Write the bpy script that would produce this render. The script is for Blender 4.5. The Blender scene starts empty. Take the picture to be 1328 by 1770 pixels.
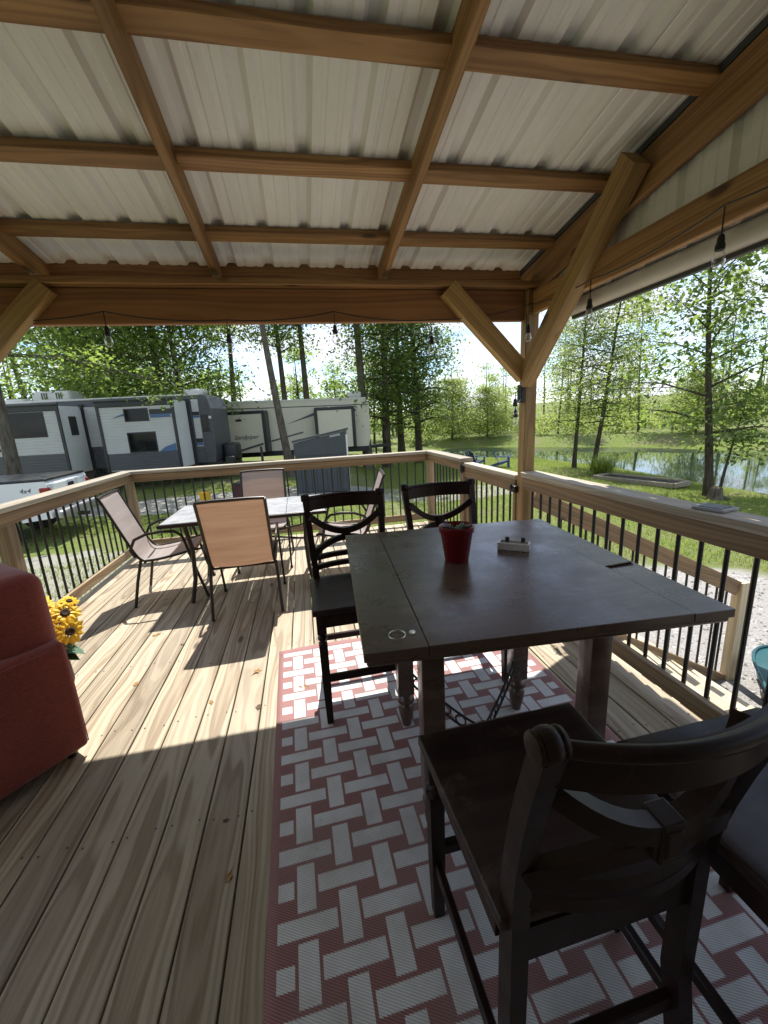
import bpy, bmesh, math, random
import numpy as np
from mathutils import Vector, Matrix

SC = bpy.context.scene
COL = SC.collection
R = math.radians
random.seed(7)

# ------------------------------------------------------------------ camera, sky, sun, exposure
YAW, PITCH, ROLL, FPX, CAMZ = 0.186776, 0.227723, -0.053023, 696.67, 1.45
def _cam_matrix():
    c, s = math.cos(YAW), math.sin(YAW)
    Rz = Matrix(((c, -s, 0), (s, c, 0), (0, 0, 1)))
    B = Matrix(((1, 0, 0), (0, 0, -1), (0, 1, 0)))
    c, s = math.cos(PITCH), math.sin(PITCH)
    Rx = Matrix(((1, 0, 0), (0, c, -s), (0, s, c)))
    c, s = math.cos(ROLL), math.sin(ROLL)
    Rr = Matrix(((c, -s, 0), (s, c, 0), (0, 0, 1)))
    M = Rr @ Rx @ B @ Rz
    right, up, back = Vector(M[0]), -Vector(M[1]), -Vector(M[2])
    m = Matrix((right, up, back)).transposed().to_4x4()
    m.translation = Vector((0, 0, CAMZ))
    return m
cam_data = bpy.data.cameras.new('camera')
cam = bpy.data.objects.new('camera', cam_data); COL.objects.link(cam)
cam.matrix_world = _cam_matrix()
cam_data.sensor_fit = 'HORIZONTAL'; cam_data.sensor_width = 36.0
cam_data.lens = FPX / 1328.0 * 36.0
cam_data.clip_start = 0.02; cam_data.clip_end = 2000
SC.camera = cam

SUN_DIR = Vector((0.075, 0.53, 1.0)).normalized()      # towards the sun
SUN_EL = math.asin(SUN_DIR.z)
SUN_AZ = math.atan2(SUN_DIR.x, SUN_DIR.y)              # clockwise from +Y
world = bpy.data.worlds.new('World'); SC.world = world; world.use_nodes = True
def build_world():
    nt = world.node_tree; N = nt.nodes; L = nt.links; N.clear()
    out = N.new('ShaderNodeOutputWorld'); bg = N.new('ShaderNodeBackground')
    sky = N.new('ShaderNodeTexSky'); sky.sky_type = 'NISHITA'; sky.sun_disc = False
    sky.sun_elevation = SUN_EL; sky.sun_rotation = SUN_AZ; sky.dust_density = 0.0; sky.altitude = 1500; sky.ozone_density = 2.5
    tc = N.new('ShaderNodeTexCoord'); sep = N.new('ShaderNodeSeparateXYZ'); L.new(tc.outputs['Generated'], sep.inputs[0])
    # clouds laid out on a flat layer overhead: direction / (z + small)
    mx = N.new('ShaderNodeMath'); mx.operation = 'MAXIMUM'; mx.inputs[1].default_value = 0.0; L.new(sep.outputs['Z'], mx.inputs[0])
    ad = N.new('ShaderNodeMath'); ad.operation = 'ADD'; ad.inputs[1].default_value = 0.22; L.new(mx.outputs[0], ad.inputs[0])
    dv = N.new('ShaderNodeVectorMath'); dv.operation = 'DIVIDE'; L.new(tc.outputs['Generated'], dv.inputs[0])
    cb = N.new('ShaderNodeCombineXYZ'); [L.new(ad.outputs[0], cb.inputs[i]) for i in range(3)]; L.new(cb.outputs[0], dv.inputs[1])
    no = N.new('ShaderNodeTexNoise'); no.inputs['Scale'].default_value = 1.9; no.inputs['Detail'].default_value = 7; no.inputs['Roughness'].default_value = 0.58
    L.new(dv.outputs[0], no.inputs['Vector'])
    rp = N.new('ShaderNodeValToRGB'); rp.color_ramp.elements[0].position = 0.36; rp.color_ramp.elements[1].position = 0.60
    L.new(no.outputs['Fac'], rp.inputs[0])
    mix = N.new('ShaderNodeMix'); mix.data_type = 'RGBA'
    L.new(rp.outputs[0], mix.inputs['Factor']); L.new(sky.outputs[0], mix.inputs[6]); mix.inputs[7].default_value = (4.5, 4.7, 5.1, 1)
    L.new(mix.outputs[2], bg.inputs[0]); bg.inputs[1].default_value = 0.098
    L.new(bg.outputs[0], out.inputs[0])
build_world()
sun_data = bpy.data.lights.new('sun', 'SUN'); sun_data.energy = 3.0; sun_data.angle = R(0.5); sun_data.color = (1.0, 0.965, 0.91)
sun = bpy.data.objects.new('sun', sun_data); COL.objects.link(sun)
sun.rotation_euler = SUN_DIR.to_track_quat('Z', 'Y').to_euler()
SC.view_settings.view_transform = 'Standard'; SC.view_settings.look = 'None'
SC.view_settings.exposure = 1.52; SC.view_settings.gamma = 1.0; SC.view_settings.use_curve_mapping = False
SC.render.engine = 'CYCLES'
SC.cycles.use_denoising = True
SC.cycles.max_bounces = 10; SC.cycles.diffuse_bounces = 6; SC.cycles.glossy_bounces = 4; SC.cycles.transmission_bounces = 6; SC.cycles.transparent_max_bounces = 8
SC.cycles.sample_clamp_indirect = 8

# camera-aligned ground frame for the far things: u to the right, d ahead
EX = Vector((math.cos(YAW), -math.sin(YAW), 0)); EY = Vector((math.sin(YAW), math.cos(YAW), 0))
def UD(u, d, z=0.0): return EX * u + EY * d + Vector((0, 0, z))

# ------------------------------------------------------------------ materials
MATS = {}
class NT:
    def __init__(s, name):
        s.m = bpy.data.materials.new(name); s.m.use_nodes = True
        s.n = s.m.node_tree.nodes; s.l = s.m.node_tree.links
        s.b = s.n['Principled BSDF']; s.out = s.n['Material Output']
        MATS[name] = s.m
    def node(s, t, **kw):
        n = s.n.new(t)
        for k, v in kw.items(): setattr(n, k, v)
        return n
    def link(s, a, b): s.l.new(a, b)
    def val(s, inp, v):
        if hasattr(v, 'is_output') or hasattr(v, 'links'): s.l.new(v, inp)
        else: inp.default_value = v
    def math(s, op, a, b=0.0, c=None, clamp=False):
        n = s.node('ShaderNodeMath', operation=op); n.use_clamp = clamp
        s.val(n.inputs[0], a); s.val(n.inputs[1], b)
        if c is not None: s.val(n.inputs[2], c)
        return n.outputs[0]
    def vmath(s, op, a, b=(0, 0, 0)):
        n = s.node('ShaderNodeVectorMath', operation=op); s.val(n.inputs[0], a); s.val(n.inputs[1], b); return n.outputs[0]
    def coord(s, which='Object'): return s.node('ShaderNodeTexCoord').outputs[which]
    def pos(s): return s.node('ShaderNodeNewGeometry').outputs['Position']
    def island(s): return s.node('ShaderNodeNewGeometry').outputs['Random Per Island']
    def rand(s): return s.node('ShaderNodeObjectInfo').outputs['Random']
    def noise(s, vec, scale, detail=4, rough=0.5, dist=0.0, out='Fac'):
        n = s.node('ShaderNodeTexNoise'); s.val(n.inputs['Vector'], vec); n.inputs['Scale'].default_value = scale
        n.inputs['Detail'].default_value = detail; n.inputs['Roughness'].default_value = rough; n.inputs['Distortion'].default_value = dist
        return n.outputs[out]
    def ramp(s, fac, *stops, interp='LINEAR'):
        n = s.node('ShaderNodeValToRGB'); cr = n.color_ramp; cr.interpolation = interp
        while len(cr.elements) < len(stops): cr.elements.new(0.5)
        for e, (p, c) in zip(cr.elements, stops):
            e.position = p; e.color = (c, c, c, 1) if isinstance(c, (int, float)) else (*c, 1)
        s.val(n.inputs[0], fac); return n.outputs[0]
    def mix(s, fac, a, b, blend='MIX'):
        n = s.node('ShaderNodeMix', data_type='RGBA', blend_type=blend); s.val(n.inputs[0], fac)
        for i, v in ((6, a), (7, b)):
            if isinstance(v, tuple): v = (*v, 1) if len(v) == 3 else v
            s.val(n.inputs[i], v)
        return n.outputs[2]
    def bump(s, h, strength=0.3, dist=0.01):
        n = s.node('ShaderNodeBump'); n.inputs['Strength'].default_value = strength; n.inputs['Distance'].default_value = dist
        s.val(n.inputs['Height'], h); s.l.new(n.outputs[0], s.b.inputs['Normal'])
    def set(s, color=None, rough=None, metal=None, spec=None, **kw):
        if color is not None: s.val(s.b.inputs['Base Color'], (*color, 1) if isinstance(color, tuple) else color)
        if rough is not None: s.val(s.b.inputs['Roughness'], rough)
        if metal is not None: s.b.inputs['Metallic'].default_value = metal
        if spec is not None: s.b.inputs['Specular IOR Level'].default_value = spec
        for k, v in kw.items(): s.val(s.b.inputs[k], v)
        return s.m

def plain(name, color, rough=0.5, metal=0.0, var=0.12, scale=6.0, bump=0.0, spec=None):
    t = NT(name)
    n = t.noise(t.coord(), scale, 5, 0.6)
    dark = tuple(c * (1 - var) for c in color); lite = tuple(min(1, c * (1 + var)) for c in color)
    t.set(t.ramp(n, (0.3, dark), (0.7, lite)), t.ramp(n, (0.2, max(0.02, rough - 0.08)), (0.8, min(1, rough + 0.08))), metal, spec)
    if bump: t.bump(t.noise(t.coord(), scale * 12, 3), bump, 0.004)
    return t.m

def wood(name, light, dark, rough=0.65, ring=9.0, contrast=1.0, stain=0.25, stainc=None, knots=0.90, bump=0.25, fine=0.7):
    t = NT(name); co = t.coord(); rnd = t.rand()
    sep = t.node('ShaderNodeSeparateXYZ'); t.link(co, sep.inputs[0])
    comb = t.node('ShaderNodeCombineXYZ')
    t.link(t.math('ADD', t.math('MULTIPLY', sep.outputs[0], 0.16), t.math('MULTIPLY', rnd, 37.0)), comb.inputs[0])
    t.link(t.math('ADD', sep.outputs[1], t.math('MULTIPLY', t.math('SINE', t.math('MULTIPLY', rnd, 91.0)), 0.07)), comb.inputs[1])
    t.link(t.math('ADD', sep.outputs[2], t.math('ADD', 0.05, t.math('MULTIPLY', rnd, 0.10))), comb.inputs[2])
    wob = t.noise(comb.outputs[0], 5.0, 2, 0.45, out='Color')
    wv = t.vmath('MULTIPLY', t.vmath('SUBTRACT', wob, (0.5, 0.5, 0.5)), (0, 0.14, 0.14))
    p = t.vmath('ADD', comb.outputs[0], wv)
    p0 = t.vmath('MULTIPLY', p, (0, 1, 1))
    w = t.node('ShaderNodeTexWave', wave_type='RINGS', rings_direction='X', wave_profile='SIN')
    t.link(p0, w.inputs['Vector']); w.inputs['Scale'].default_value = ring; w.inputs['Distortion'].default_value = 0.6; w.inputs['Detail'].default_value = 2
    gf = t.ramp(w.outputs['Fac'], (0.25, 0.0), (0.8, 1.0))
    w2 = t.node('ShaderNodeTexWave', wave_type='RINGS', rings_direction='X', wave_profile='SIN')
    t.link(p0, w2.inputs['Vector']); w2.inputs['Scale'].default_value = ring * 0.31; w2.inputs['Distortion'].default_value = 1.2; w2.inputs['Detail'].default_value = 3
    gb = t.ramp(w2.outputs['Fac'], (0.52, 0.0), (0.70, 1.0))
    g = t.math('ADD', t.math('MULTIPLY', gf, 0.5), t.math('MULTIPLY', gb, 0.55))
    sc = t.node('ShaderNodeCombineXYZ')
    t.link(t.math('ADD', t.math('MULTIPLY', sep.outputs[0], 3.0), t.math('MULTIPLY', rnd, 53.0)), sc.inputs[0])
    t.link(t.math('MULTIPLY', sep.outputs[1], 95.0), sc.inputs[1]); t.link(t.math('MULTIPLY', sep.outputs[2], 95.0), sc.inputs[2])
    fg = t.noise(sc.outputs[0], 1.0, 4, 0.7)
    f = t.math('ADD', t.math('MULTIPLY', g, 0.75 * contrast), t.math('MULTIPLY', t.math('SUBTRACT', fg, 0.5), fine), clamp=True)
    c = t.mix(f, light, dark)
    # board to board tint
    tint = t.math('ADD', 0.78, t.math('MULTIPLY', t.math('FRACT', t.math('MULTIPLY', rnd, 7.31)), 0.42))
    tc = t.node('ShaderNodeCombineXYZ'); [t.link(tint, tc.inputs[i]) for i in range(3)]
    c = t.mix(1.0, c, tc.outputs[0], 'MULTIPLY')
    if stain:
        sv = t.node('ShaderNodeCombineXYZ')
        t.link(t.math('ADD', t.math('MULTIPLY', sep.outputs[0], 0.6), t.math('MULTIPLY', rnd, 19.0)), sv.inputs[0]); t.link(t.math('MULTIPLY', sep.outputs[1], 3.0), sv.inputs[1]); t.link(t.math('MULTIPLY', sep.outputs[2], 3.0), sv.inputs[2])
        sm = t.ramp(t.noise(sv.outputs[0], 1.6, 5, 0.6), (0.45, 0.0), (0.75, stain))
        c = t.mix(sm, c, stainc or tuple(x * 0.35 for x in dark))
    if knots:
        vo = t.node('ShaderNodeTexVoronoi', feature='F1'); vo.inputs['Scale'].default_value = 1.0
        kv = t.node('ShaderNodeCombineXYZ')
        t.link(t.math('ADD', t.math('MULTIPLY', sep.outputs[0], 3.2), t.math('MULTIPLY', rnd, 71.0)), kv.inputs[0]); t.link(t.math('MULTIPLY', sep.outputs[1], 8.0), kv.inputs[1]); t.link(t.math('MULTIPLY', sep.outputs[2], 8.0), kv.inputs[2])
        t.link(kv.outputs[0], vo.inputs['Vector'])
        gate = t.node('ShaderNodeSeparateColor'); t.link(vo.outputs['Color'], gate.inputs[0])
        k = t.math('MULTIPLY', t.ramp(vo.outputs['Distance'], (0.09, 0.9), (0.20, 0.0)), t.math('GREATER_THAN', gate.outputs[0], knots))
        c = t.mix(k, c, tuple(x * 0.28 for x in dark))
    t.set(c, rough)
    if bump: t.bump(fg, bump, 0.0015)
    return t.m

M_DECK = wood('deck_wood', (0.43, 0.36, 0.25), (0.20, 0.14, 0.08), 0.6, 21.0, 1.0, 0.35, (0.13, 0.10, 0.06), fine=1.0)
M_RAIL = wood('railing_wood', (0.31, 0.225, 0.13), (0.18, 0.11, 0.055), 0.6, 19.0, 1.0, 0.3)
M_CAP = wood('cap_wood', (0.38, 0.33, 0.25), (0.22, 0.175, 0.115), 0.65, 19.0, 0.9, 0.3)
M_SIDE = wood('side_rail_wood', (0.25, 0.16, 0.078), (0.13, 0.075, 0.033), 0.6, 15.0, 1.0, 0.5, (0.08, 0.05, 0.025), knots=0.78)
M_BEAM = wood('rafter_wood', (0.37, 0.205, 0.078), (0.185, 0.088, 0.03), 0.6, 17.0, 0.95, 0.45, (0.10, 0.042, 0.014), knots=0.62, fine=0.9)
M_FACE = wood('beam_wood', (0.30, 0.14, 0.052), (0.17, 0.068, 0.024), 0.55, 11.0, 0.95, 0.3)
M_BRACE = wood('brace_wood', (0.42, 0.265, 0.095), (0.25, 0.14, 0.045), 0.6, 18.0, 0.9, 0.4, knots=0.78)
M_STAIR = wood('stair_wood', (0.55, 0.46, 0.31), (0.38, 0.28, 0.16), 0.65, 18.0, 0.8, 0.2)

def dark_wood(name, rough, scr=0.0, base=(0.020, 0.0085, 0.006), lite=(0.052, 0.022, 0.014), spec=0.3):
    t = NT(name); co = t.coord()
    m = t.vmath('MULTIPLY', co, (2.2, 26.0, 26.0))
    g = t.noise(m, 1.0, 6, 0.65, 0.6)
    c = t.mix(t.ramp(g, (0.32, 0.0), (0.72, 1.0)), base, lite)
    wear = t.noise(co, 7.0, 8, 0.7)
    c = t.mix(t.ramp(wear, (0.60, 0.0), (0.78, 0.35)), c, (0.11, 0.06, 0.04))
    if scr:
        s1 = t.noise(t.vmath('MULTIPLY', co, (3.0, 3.0, 3.0)), 1.0, 8, 0.75, 1.2)
        c = t.mix(t.ramp(s1, (0.56, 0.0), (0.66, scr)), c, (0.10, 0.075, 0.06))
    t.set(c, t.ramp(wear, (0.3, rough - 0.07), (0.75, rough + 0.16)), None, spec)
    t.bump(g, 0.10, 0.002)
    return t.m
M_TABLE = dark_wood('table_wood', 0.27, 0.5, (0.058, 0.032, 0.021), (0.125, 0.076, 0.052), 0.65)
M_CHAIR = dark_wood('chair_wood', 0.36, 0.25, (0.010, 0.0042, 0.0032), (0.028, 0.012, 0.008), 0.25)
M_SEAT = dark_wood('worn_seat_wood', 0.40, 0.7, (0.016, 0.008, 0.006), (0.042, 0.022, 0.016), 0.35)

def metal_sheet():
    t = NT('roof_sheet'); co = t.coord()
    n = t.noise(t.vmath('MULTIPLY', co, (6, 0.7, 6)), 1.5, 6, 0.6); d = t.noise(co, 45, 3, 0.7)
    c = t.mix(t.ramp(n, (0.3, 0.0), (0.75, 1.0)), (0.70, 0.70, 0.675), (0.82, 0.82, 0.80))
    c = t.mix(t.ramp(d, (0.66, 0.0), (0.74, 0.3)), c, (0.36, 0.34, 0.30))
    t.set(c, 0.42, 0.0, 0.5); return t.m
M_SHEET = metal_sheet()
M_BLACK = plain('black_metal', (0.012, 0.012, 0.013), 0.4, 0.0, 0.3)
M_BLACKP = plain('black_plastic', (0.012, 0.012, 0.012), 0.5)
M_IRON = plain('wrought_iron', (0.025, 0.023, 0.022), 0.45, 0.6, 0.4, 20)
M_WHITEPVC = plain('white_vinyl', (0.56, 0.53, 0.48), 0.45, 0, 0.10, 4)
M_CAPMETAL = plain('galvanised_metal', (0.45, 0.46, 0.48), 0.4, 0.6)
M_BRONZE = plain('bronze_tube', (0.028, 0.021, 0.017), 0.38, 0.3, 0.3)
M_STONE = NT('table_stone')
def _st():
    t = M_STONE; co = t.coord(); n = t.noise(co, 9, 8, 0.65, 0.7); v = t.noise(co, 60, 3)
    c = t.mix(t.ramp(n, (0.3, 0.0), (0.7, 1.0)), (0.22, 0.225, 0.235), (0.42, 0.425, 0.435))
    c = t.mix(t.ramp(v, (0.62, 0.0), (0.7, 0.5)), c, (0.25, 0.25, 0.25)); t.set(c, 0.35)
_st(); M_STONE = M_STONE.m

def cloth_sling(name, c1, c2, trans):
    t = NT(name); co = t.coord('UV')
    w1 = t.node('ShaderNodeTexWave', wave_type='BANDS', bands_direction='Y'); t.link(co, w1.inputs[0]); w1.inputs['Scale'].default_value = 55; w1.inputs['Distortion'].default_value = 0.3
    w2 = t.node('ShaderNodeTexWave', wave_type='BANDS', bands_direction='X'); t.link(co, w2.inputs[0]); w2.inputs['Scale'].default_value = 70
    big = t.noise(t.vmath('MULTIPLY', co, (0.6, 22, 1)), 1.0, 4, 0.6)
    c = t.mix(t.ramp(big, (0.3, 0.0), (0.7, 1.0)), c1, c2)
    c = t.mix(t.math('MULTIPLY', w1.outputs['Fac'], 0.18), c, tuple(x * 0.45 for x in c1)); c = t.mix(t.math('MULTIPLY', w2.outputs['Fac'], 0.15), c, tuple(x * 0.45 for x in c1))
    d = t.node('ShaderNodeBsdfDiffuse'); tr = t.node('ShaderNodeBsdfTranslucent'); mx = t.node('ShaderNodeMixShader')
    t.link(c, d.inputs[0]); t.link(t.mix(1.0, c, trans, 'MULTIPLY'), tr.inputs[0]); mx.inputs[0].default_value = 0.45
    t.link(d.outputs[0], mx.inputs[1]); t.link(tr.outputs[0], mx.inputs[2]); t.link(mx.outputs[0], t.out.inputs[0])
    return t.m
M_SLING = cloth_sling('sling_fabric', (0.44, 0.40, 0.38), (0.56, 0.52, 0.50), (0.9, 0.55, 0.33))
M_SLING_BACKLIT = cloth_sling('backlit_sling_fabric', (0.29, 0.205, 0.15), (0.40, 0.30, 0.23), (0.80, 0.62, 0.48))  # browner copy of the sling fabric, backlit glow put into its colour

def upholstery():
    t = NT('red_upholstery'); co = t.coord(); n = t.noise(co, 4, 5, 0.6); f = t.noise(co, 260, 2)
    c = t.mix(t.ramp(n, (0.3, 0.0), (0.75, 1.0)), (0.165, 0.030, 0.020), (0.25, 0.048, 0.032))
    c = t.mix(t.ramp(f, (0.35, 0.0), (0.7, 0.55)), c, (0.34, 0.095, 0.07)); w = t.noise(t.vmath('MULTIPLY', co, (1, 1, 3)), 40, 4, 0.7); c = t.mix(t.ramp(w, (0.45, 0.0), (0.8, 0.4)), c, (0.10, 0.018, 0.014))
    t.set(c, 0.92, 0, 0.2); t.b.inputs['Sheen Weight'].default_value = 0.25; t.bump(f, 0.25, 0.002); return t.m
M_RED = upholstery()

def rug_mat():
    t = NT('woven_rug'); co = t.coord(); sep = t.node('ShaderNodeSeparateXYZ'); t.link(co, sep.inputs[0])
    PX, PY = 0.127, 0.1055
    x = t.math('ADD', sep.outputs[0], 0.0); y = sep.outputs[1]
    # saw-tooth edge of the weave
    saw = t.math('MULTIPLY', t.math('SUBTRACT', t.math('FRACT', t.math('MULTIPLY', t.math('ADD', x, y), 95.0)), 0.5), 0.0045)
    ix = t.math('ROUND', t.math('DIVIDE', x, PX)); iy = t.math('ROUND', t.math('DIVIDE', y, PY))
    def cell(di, dj):
        ci = t.math('ADD', ix, float(di)); cj = t.math('ADD', iy, float(dj))
        dx = t.math('ABSOLUTE', t.math('SUBTRACT', x, t.math('MULTIPLY', ci, PX)))
        dy = t.math('ABSOLUTE', t.math('ADD', t.math('SUBTRACT', y, t.math('MULTIPLY', cj, PY)), saw))
        par = t.math('ABSOLUTE', t.math('MODULO', t.math('ADD', ci, cj), 2.0))      # 0 -> V, 1 -> H
        hx = t.math('ADD', 0.0285, t.math('MULTIPLY', par, 0.089 - 0.0285)); hy = t.math('ADD', 0.068, t.math('MULTIPLY', par, 0.0255 - 0.068))
        return t.math('MULTIPLY', t.math('LESS_THAN', dx, hx), t.math('LESS_THAN', dy, hy))
    m = None
    for d in ((0, 0), (1, 0), (-1, 0), (0, 1), (0, -1)):
        c = cell(*d); m = c if m is None else t.math('MAXIMUM', m, c)
    inb = t.math('MULTIPLY', t.math('LESS_THAN', t.math('ABSOLUTE', t.math('SUBTRACT', x, 0.633)), 0.720), t.math('LESS_THAN', t.math('ABSOLUTE', y), 1.17))
    m = t.math('MULTIPLY', m, inb)
    ri = t.math('SINE', t.math('MULTIPLY', t.math('ADD', t.math('MULTIPLY', x, 0.55), y), 900.0))
    weave = t.math('ADD', 0.5, t.math('MULTIPLY', ri, 0.5))
    n = t.noise(co, 3.5, 6, 0.65)
    red = t.mix(weave, (0.22, 0.095, 0.09), (0.36, 0.19, 0.18)); white = t.mix(weave, (0.52, 0.52, 0.51), (0.80, 0.795, 0.775))
    c = t.mix(m, red, white)
    c = t.mix(t.ramp(n, (0.42, 0.0), (0.75, 0.5)), c, (0.24, 0.20, 0.175)); n2 = t.noise(co, 26, 4, 0.75); c = t.mix(t.ramp(n2, (0.68, 0.0), (0.76, 0.6)), c, (0.12, 0.09, 0.065))
    t.set(c, 0.75, 0, 0.3); t.bump(weave, 0.35, 0.002); return t.m
M_RUG = rug_mat()

def leaf_mat(name, c1, c2, t1, tf=0.5):
    t = NT(name); r = t.island(); big = t.noise(t.pos(), 0.45, 3, 0.6)
    f = t.math('ADD', t.math('MULTIPLY', r, 0.6), t.math('MULTIPLY', big, 0.4))
    c = t.mix(f, c1, c2)
    d = t.node('ShaderNodeBsdfPrincipled'); t.link(c, d.inputs['Base Color']); d.inputs['Roughness'].default_value = 0.45; d.inputs['Specular IOR Level'].default_value = 0.35
    tr = t.node('ShaderNodeBsdfTranslucent'); t.link(t.mix(f, tuple(x * 0.7 for x in t1), t1), tr.inputs[0])
    mx = t.node('ShaderNodeMixShader'); mx.inputs[0].default_value = tf
    t.link(d.outputs[0], mx.inputs[1]); t.link(tr.outputs[0], mx.inputs[2]); t.link(mx.outputs[0], t.out.inputs[0]); t.n.remove(t.b)
    return t.m
M_LEAF = leaf_mat('leaf_green', (0.045, 0.09, 0.02), (0.11, 0.16, 0.035), (0.36, 0.49, 0.095), 0.58)
M_LEAFD = leaf_mat('leaf_deep_green', (0.035, 0.07, 0.016), (0.085, 0.125, 0.03), (0.30, 0.42, 0.08), 0.55)
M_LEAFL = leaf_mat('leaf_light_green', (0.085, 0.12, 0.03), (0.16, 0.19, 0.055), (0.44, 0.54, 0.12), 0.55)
M_GRASSB = leaf_mat('grass_blade', (0.085, 0.13, 0.022), (0.17, 0.22, 0.05), (0.40, 0.50, 0.08), 0.5)
def bark(name, a, b):
    t = NT(name); co = t.coord(); n = t.noise(t.vmath('MULTIPLY', co, (9, 9, 1.6)), 2.0, 8, 0.7); l = t.noise(co, 1.3, 4)
    c = t.mix(t.ramp(n, (0.35, 0.0), (0.68, 1.0)), a, b); c = t.mix(t.ramp(l, (0.5, 0.0), (0.7, 0.4)), c, (0.17, 0.18, 0.13))
    t.set(c, 0.9, 0, 0.2); t.bump(n, 0.9, 0.03); return t.m
M_BARK = bark('bark_grey', (0.05, 0.04, 0.03), (0.17, 0.145, 0.115))
M_BARKD = bark('bark_dark', (0.03, 0.022, 0.016), (0.10, 0.08, 0.06))

def ground_mat():
    t = NT('yard_ground'); p = t.pos(); sep = t.node('ShaderNodeSeparateXYZ'); t.link(p, sep.inputs[0])
    n1 = t.noise(p, 0.5, 6, 0.65); n2 = t.noise(p, 9, 5, 0.7); n3 = t.noise(p, 60, 3, 0.7)
    grass = t.mix(t.ramp(n2, (0.3, 0.0), (0.7, 1.0)), (0.085, 0.12, 0.028), (0.17, 0.21, 0.055))
    grass = t.mix(t.ramp(n1, (0.44, 0.0), (0.68, 0.75)), grass, (0.19, 0.165, 0.10))
    grav = t.mix(t.ramp(n3, (0.3, 0.0), (0.65, 1.0)), (0.20, 0.185, 0.17), (0.42, 0.40, 0.375))
    grav = t.mix(t.ramp(n2, (0.52, 0.0), (0.75, 0.5)), grav, (0.20, 0.165, 0.125))
    # gravel yard beside the stair and gravel patches on the left
    def blob(cx, cy, rx, ry, e=0.35):
        dx = t.math('DIVIDE', t.math('SUBTRACT', sep.outputs[0], cx), rx); dy = t.math('DIVIDE', t.math('SUBTRACT', sep.outputs[1], cy), ry)
        r = t.math('SQRT', t.math('ADD', t.math('MULTIPLY', dx, dx), t.math('MULTIPLY', dy, dy)))
        r = t.math('ADD', r, t.math('MULTIPLY', t.math('SUBTRACT', t.noise(p, 1.3, 5, 0.6), 0.5), e))
        return t.ramp(r, (0.94, 1.0), (1.04, 0.0))
    g = t.math('MAXIMUM', blob(4.2, -1.2, 5.2, 7.0, 0.16), t.math('MULTIPLY', blob(-5.0, 6.0, 4.5, 3.0, 0.9), 0.75))
    road = t.math('MULTIPLY', blob(1.0, 13.4, 9.0, 1.3, 0.3), 0.85)
    g = t.math('MAXIMUM', g, road)
    c = t.mix(g, grass, grav)
    t.set(c, 0.95, 0, 0.15); t.bump(t.math('ADD', n3, n2), 0.7, 0.03); return t.m
M_GROUND = ground_mat()
def water_mat():
    t = NT('pond_water'); p = t.pos(); n = t.noise(t.vmath('MULTIPLY', p, (1.0, 1.0, 1.0)), 2.2, 4, 0.55)
    t.set((0.018, 0.03, 0.022), 0.035, 0, 0.8); t.b.inputs['IOR'].default_value = 1.33; t.bump(n, 0.035, 0.05); return t.m
M_WATER = water_mat()

M_RVWHITE = plain('trailer_white', (0.64, 0.64, 0.63), 0.35, 0, 0.05, 2)
M_RVGREY = plain('trailer_grey', (0.45, 0.45, 0.44), 0.4, 0, 0.06, 2)
M_RVDARK = plain('trailer_charcoal', (0.065, 0.068, 0.075), 0.4, 0, 0.1, 2)
M_RVBLACK = plain('trailer_black', (0.014, 0.014, 0.015), 0.4, 0, 0.2)
M_RVBEIGE = plain('trailer_beige', (0.60, 0.56, 0.44), 0.4, 0, 0.04, 2)
M_RVROOF = plain('trailer_roof_edge', (0.60, 0.59, 0.56), 0.5, 0, 0.06, 3)
M_BLUE = plain('trailer_blue_stripe', (0.05, 0.11, 0.23), 0.4)
M_GLASS = plain('dark_window_glass', (0.006, 0.007, 0.008), 0.08, 0, 0.1, 2, 0, 0.25)
M_TRUCK = plain('white_truck_paint', (0.70, 0.71, 0.73), 0.22, 0, 0.02, 2)
M_REDLENS = plain('red_lens', (0.25, 0.015, 0.015), 0.2)
M_RUBBER = plain('tyre_rubber', (0.02, 0.02, 0.02), 0.8)
M_STEEL = plain('steel', (0.4, 0.4, 0.41), 0.35, 0.8)
M_SHED = plain('charcoal_siding', (0.050, 0.057, 0.066), 0.55, 0, 0.12, 3)
M_SHEDROOF = plain('shed_lid', (0.055, 0.058, 0.062), 0.5)
M_YELLOW = plain('yellow_plastic', (0.72, 0.42, 0.02), 0.4)
M_WHITEPL = plain('white_plastic', (0.68, 0.68, 0.66), 0.4)
M_MAROON = plain('maroon_plastic', (0.06, 0.012, 0.014), 0.5)
M_BLUECH = plain('blue_painted_wood', (0.028, 0.06, 0.16), 0.45)
M_TEAL = plain('teal_plastic', (0.012, 0.075, 0.085), 0.4)
M_DKGREY = plain('dark_grey_plastic', (0.05, 0.05, 0.052), 0.5)
M_POT = plain('red_glazed_pot', (0.14, 0.006, 0.009), 0.25)
M_SOIL = plain('potting_soil', (0.03, 0.022, 0.016), 0.95, 0, 0.5, 40, 0.8)
M_SUCC = plain('grey_green_plant', (0.22, 0.26, 0.20), 0.6)
M_CERAMIC = plain('white_ceramic', (0.62, 0.61, 0.58), 0.3, 0, 0.10, 25)
M_PETAL = plain('sunflower_petal', (0.80, 0.48, 0.015), 0.55, 0, 0.15, 20)
M_SEED = plain('sunflower_centre', (0.035, 0.018, 0.008), 0.9, 0, 0.4, 60)
M_FLEAF = plain('silk_leaf', (0.03, 0.10, 0.035), 0.5, 0, 0.3, 15)
M_FLEAF2 = plain('pale_silk_leaf', (0.24, 0.38, 0.31), 0.5, 0, 0.2, 15)
M_DRY = plain('dry_leaf', (0.30, 0.17, 0.06), 0.8, 0, 0.4, 30)
M_DRYD = plain('dark_dry_leaf', (0.10, 0.06, 0.03), 0.85, 0, 0.4, 30)
M_PINK = plain('pink_cloth', (0.62, 0.22, 0.26), 0.8)
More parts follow.
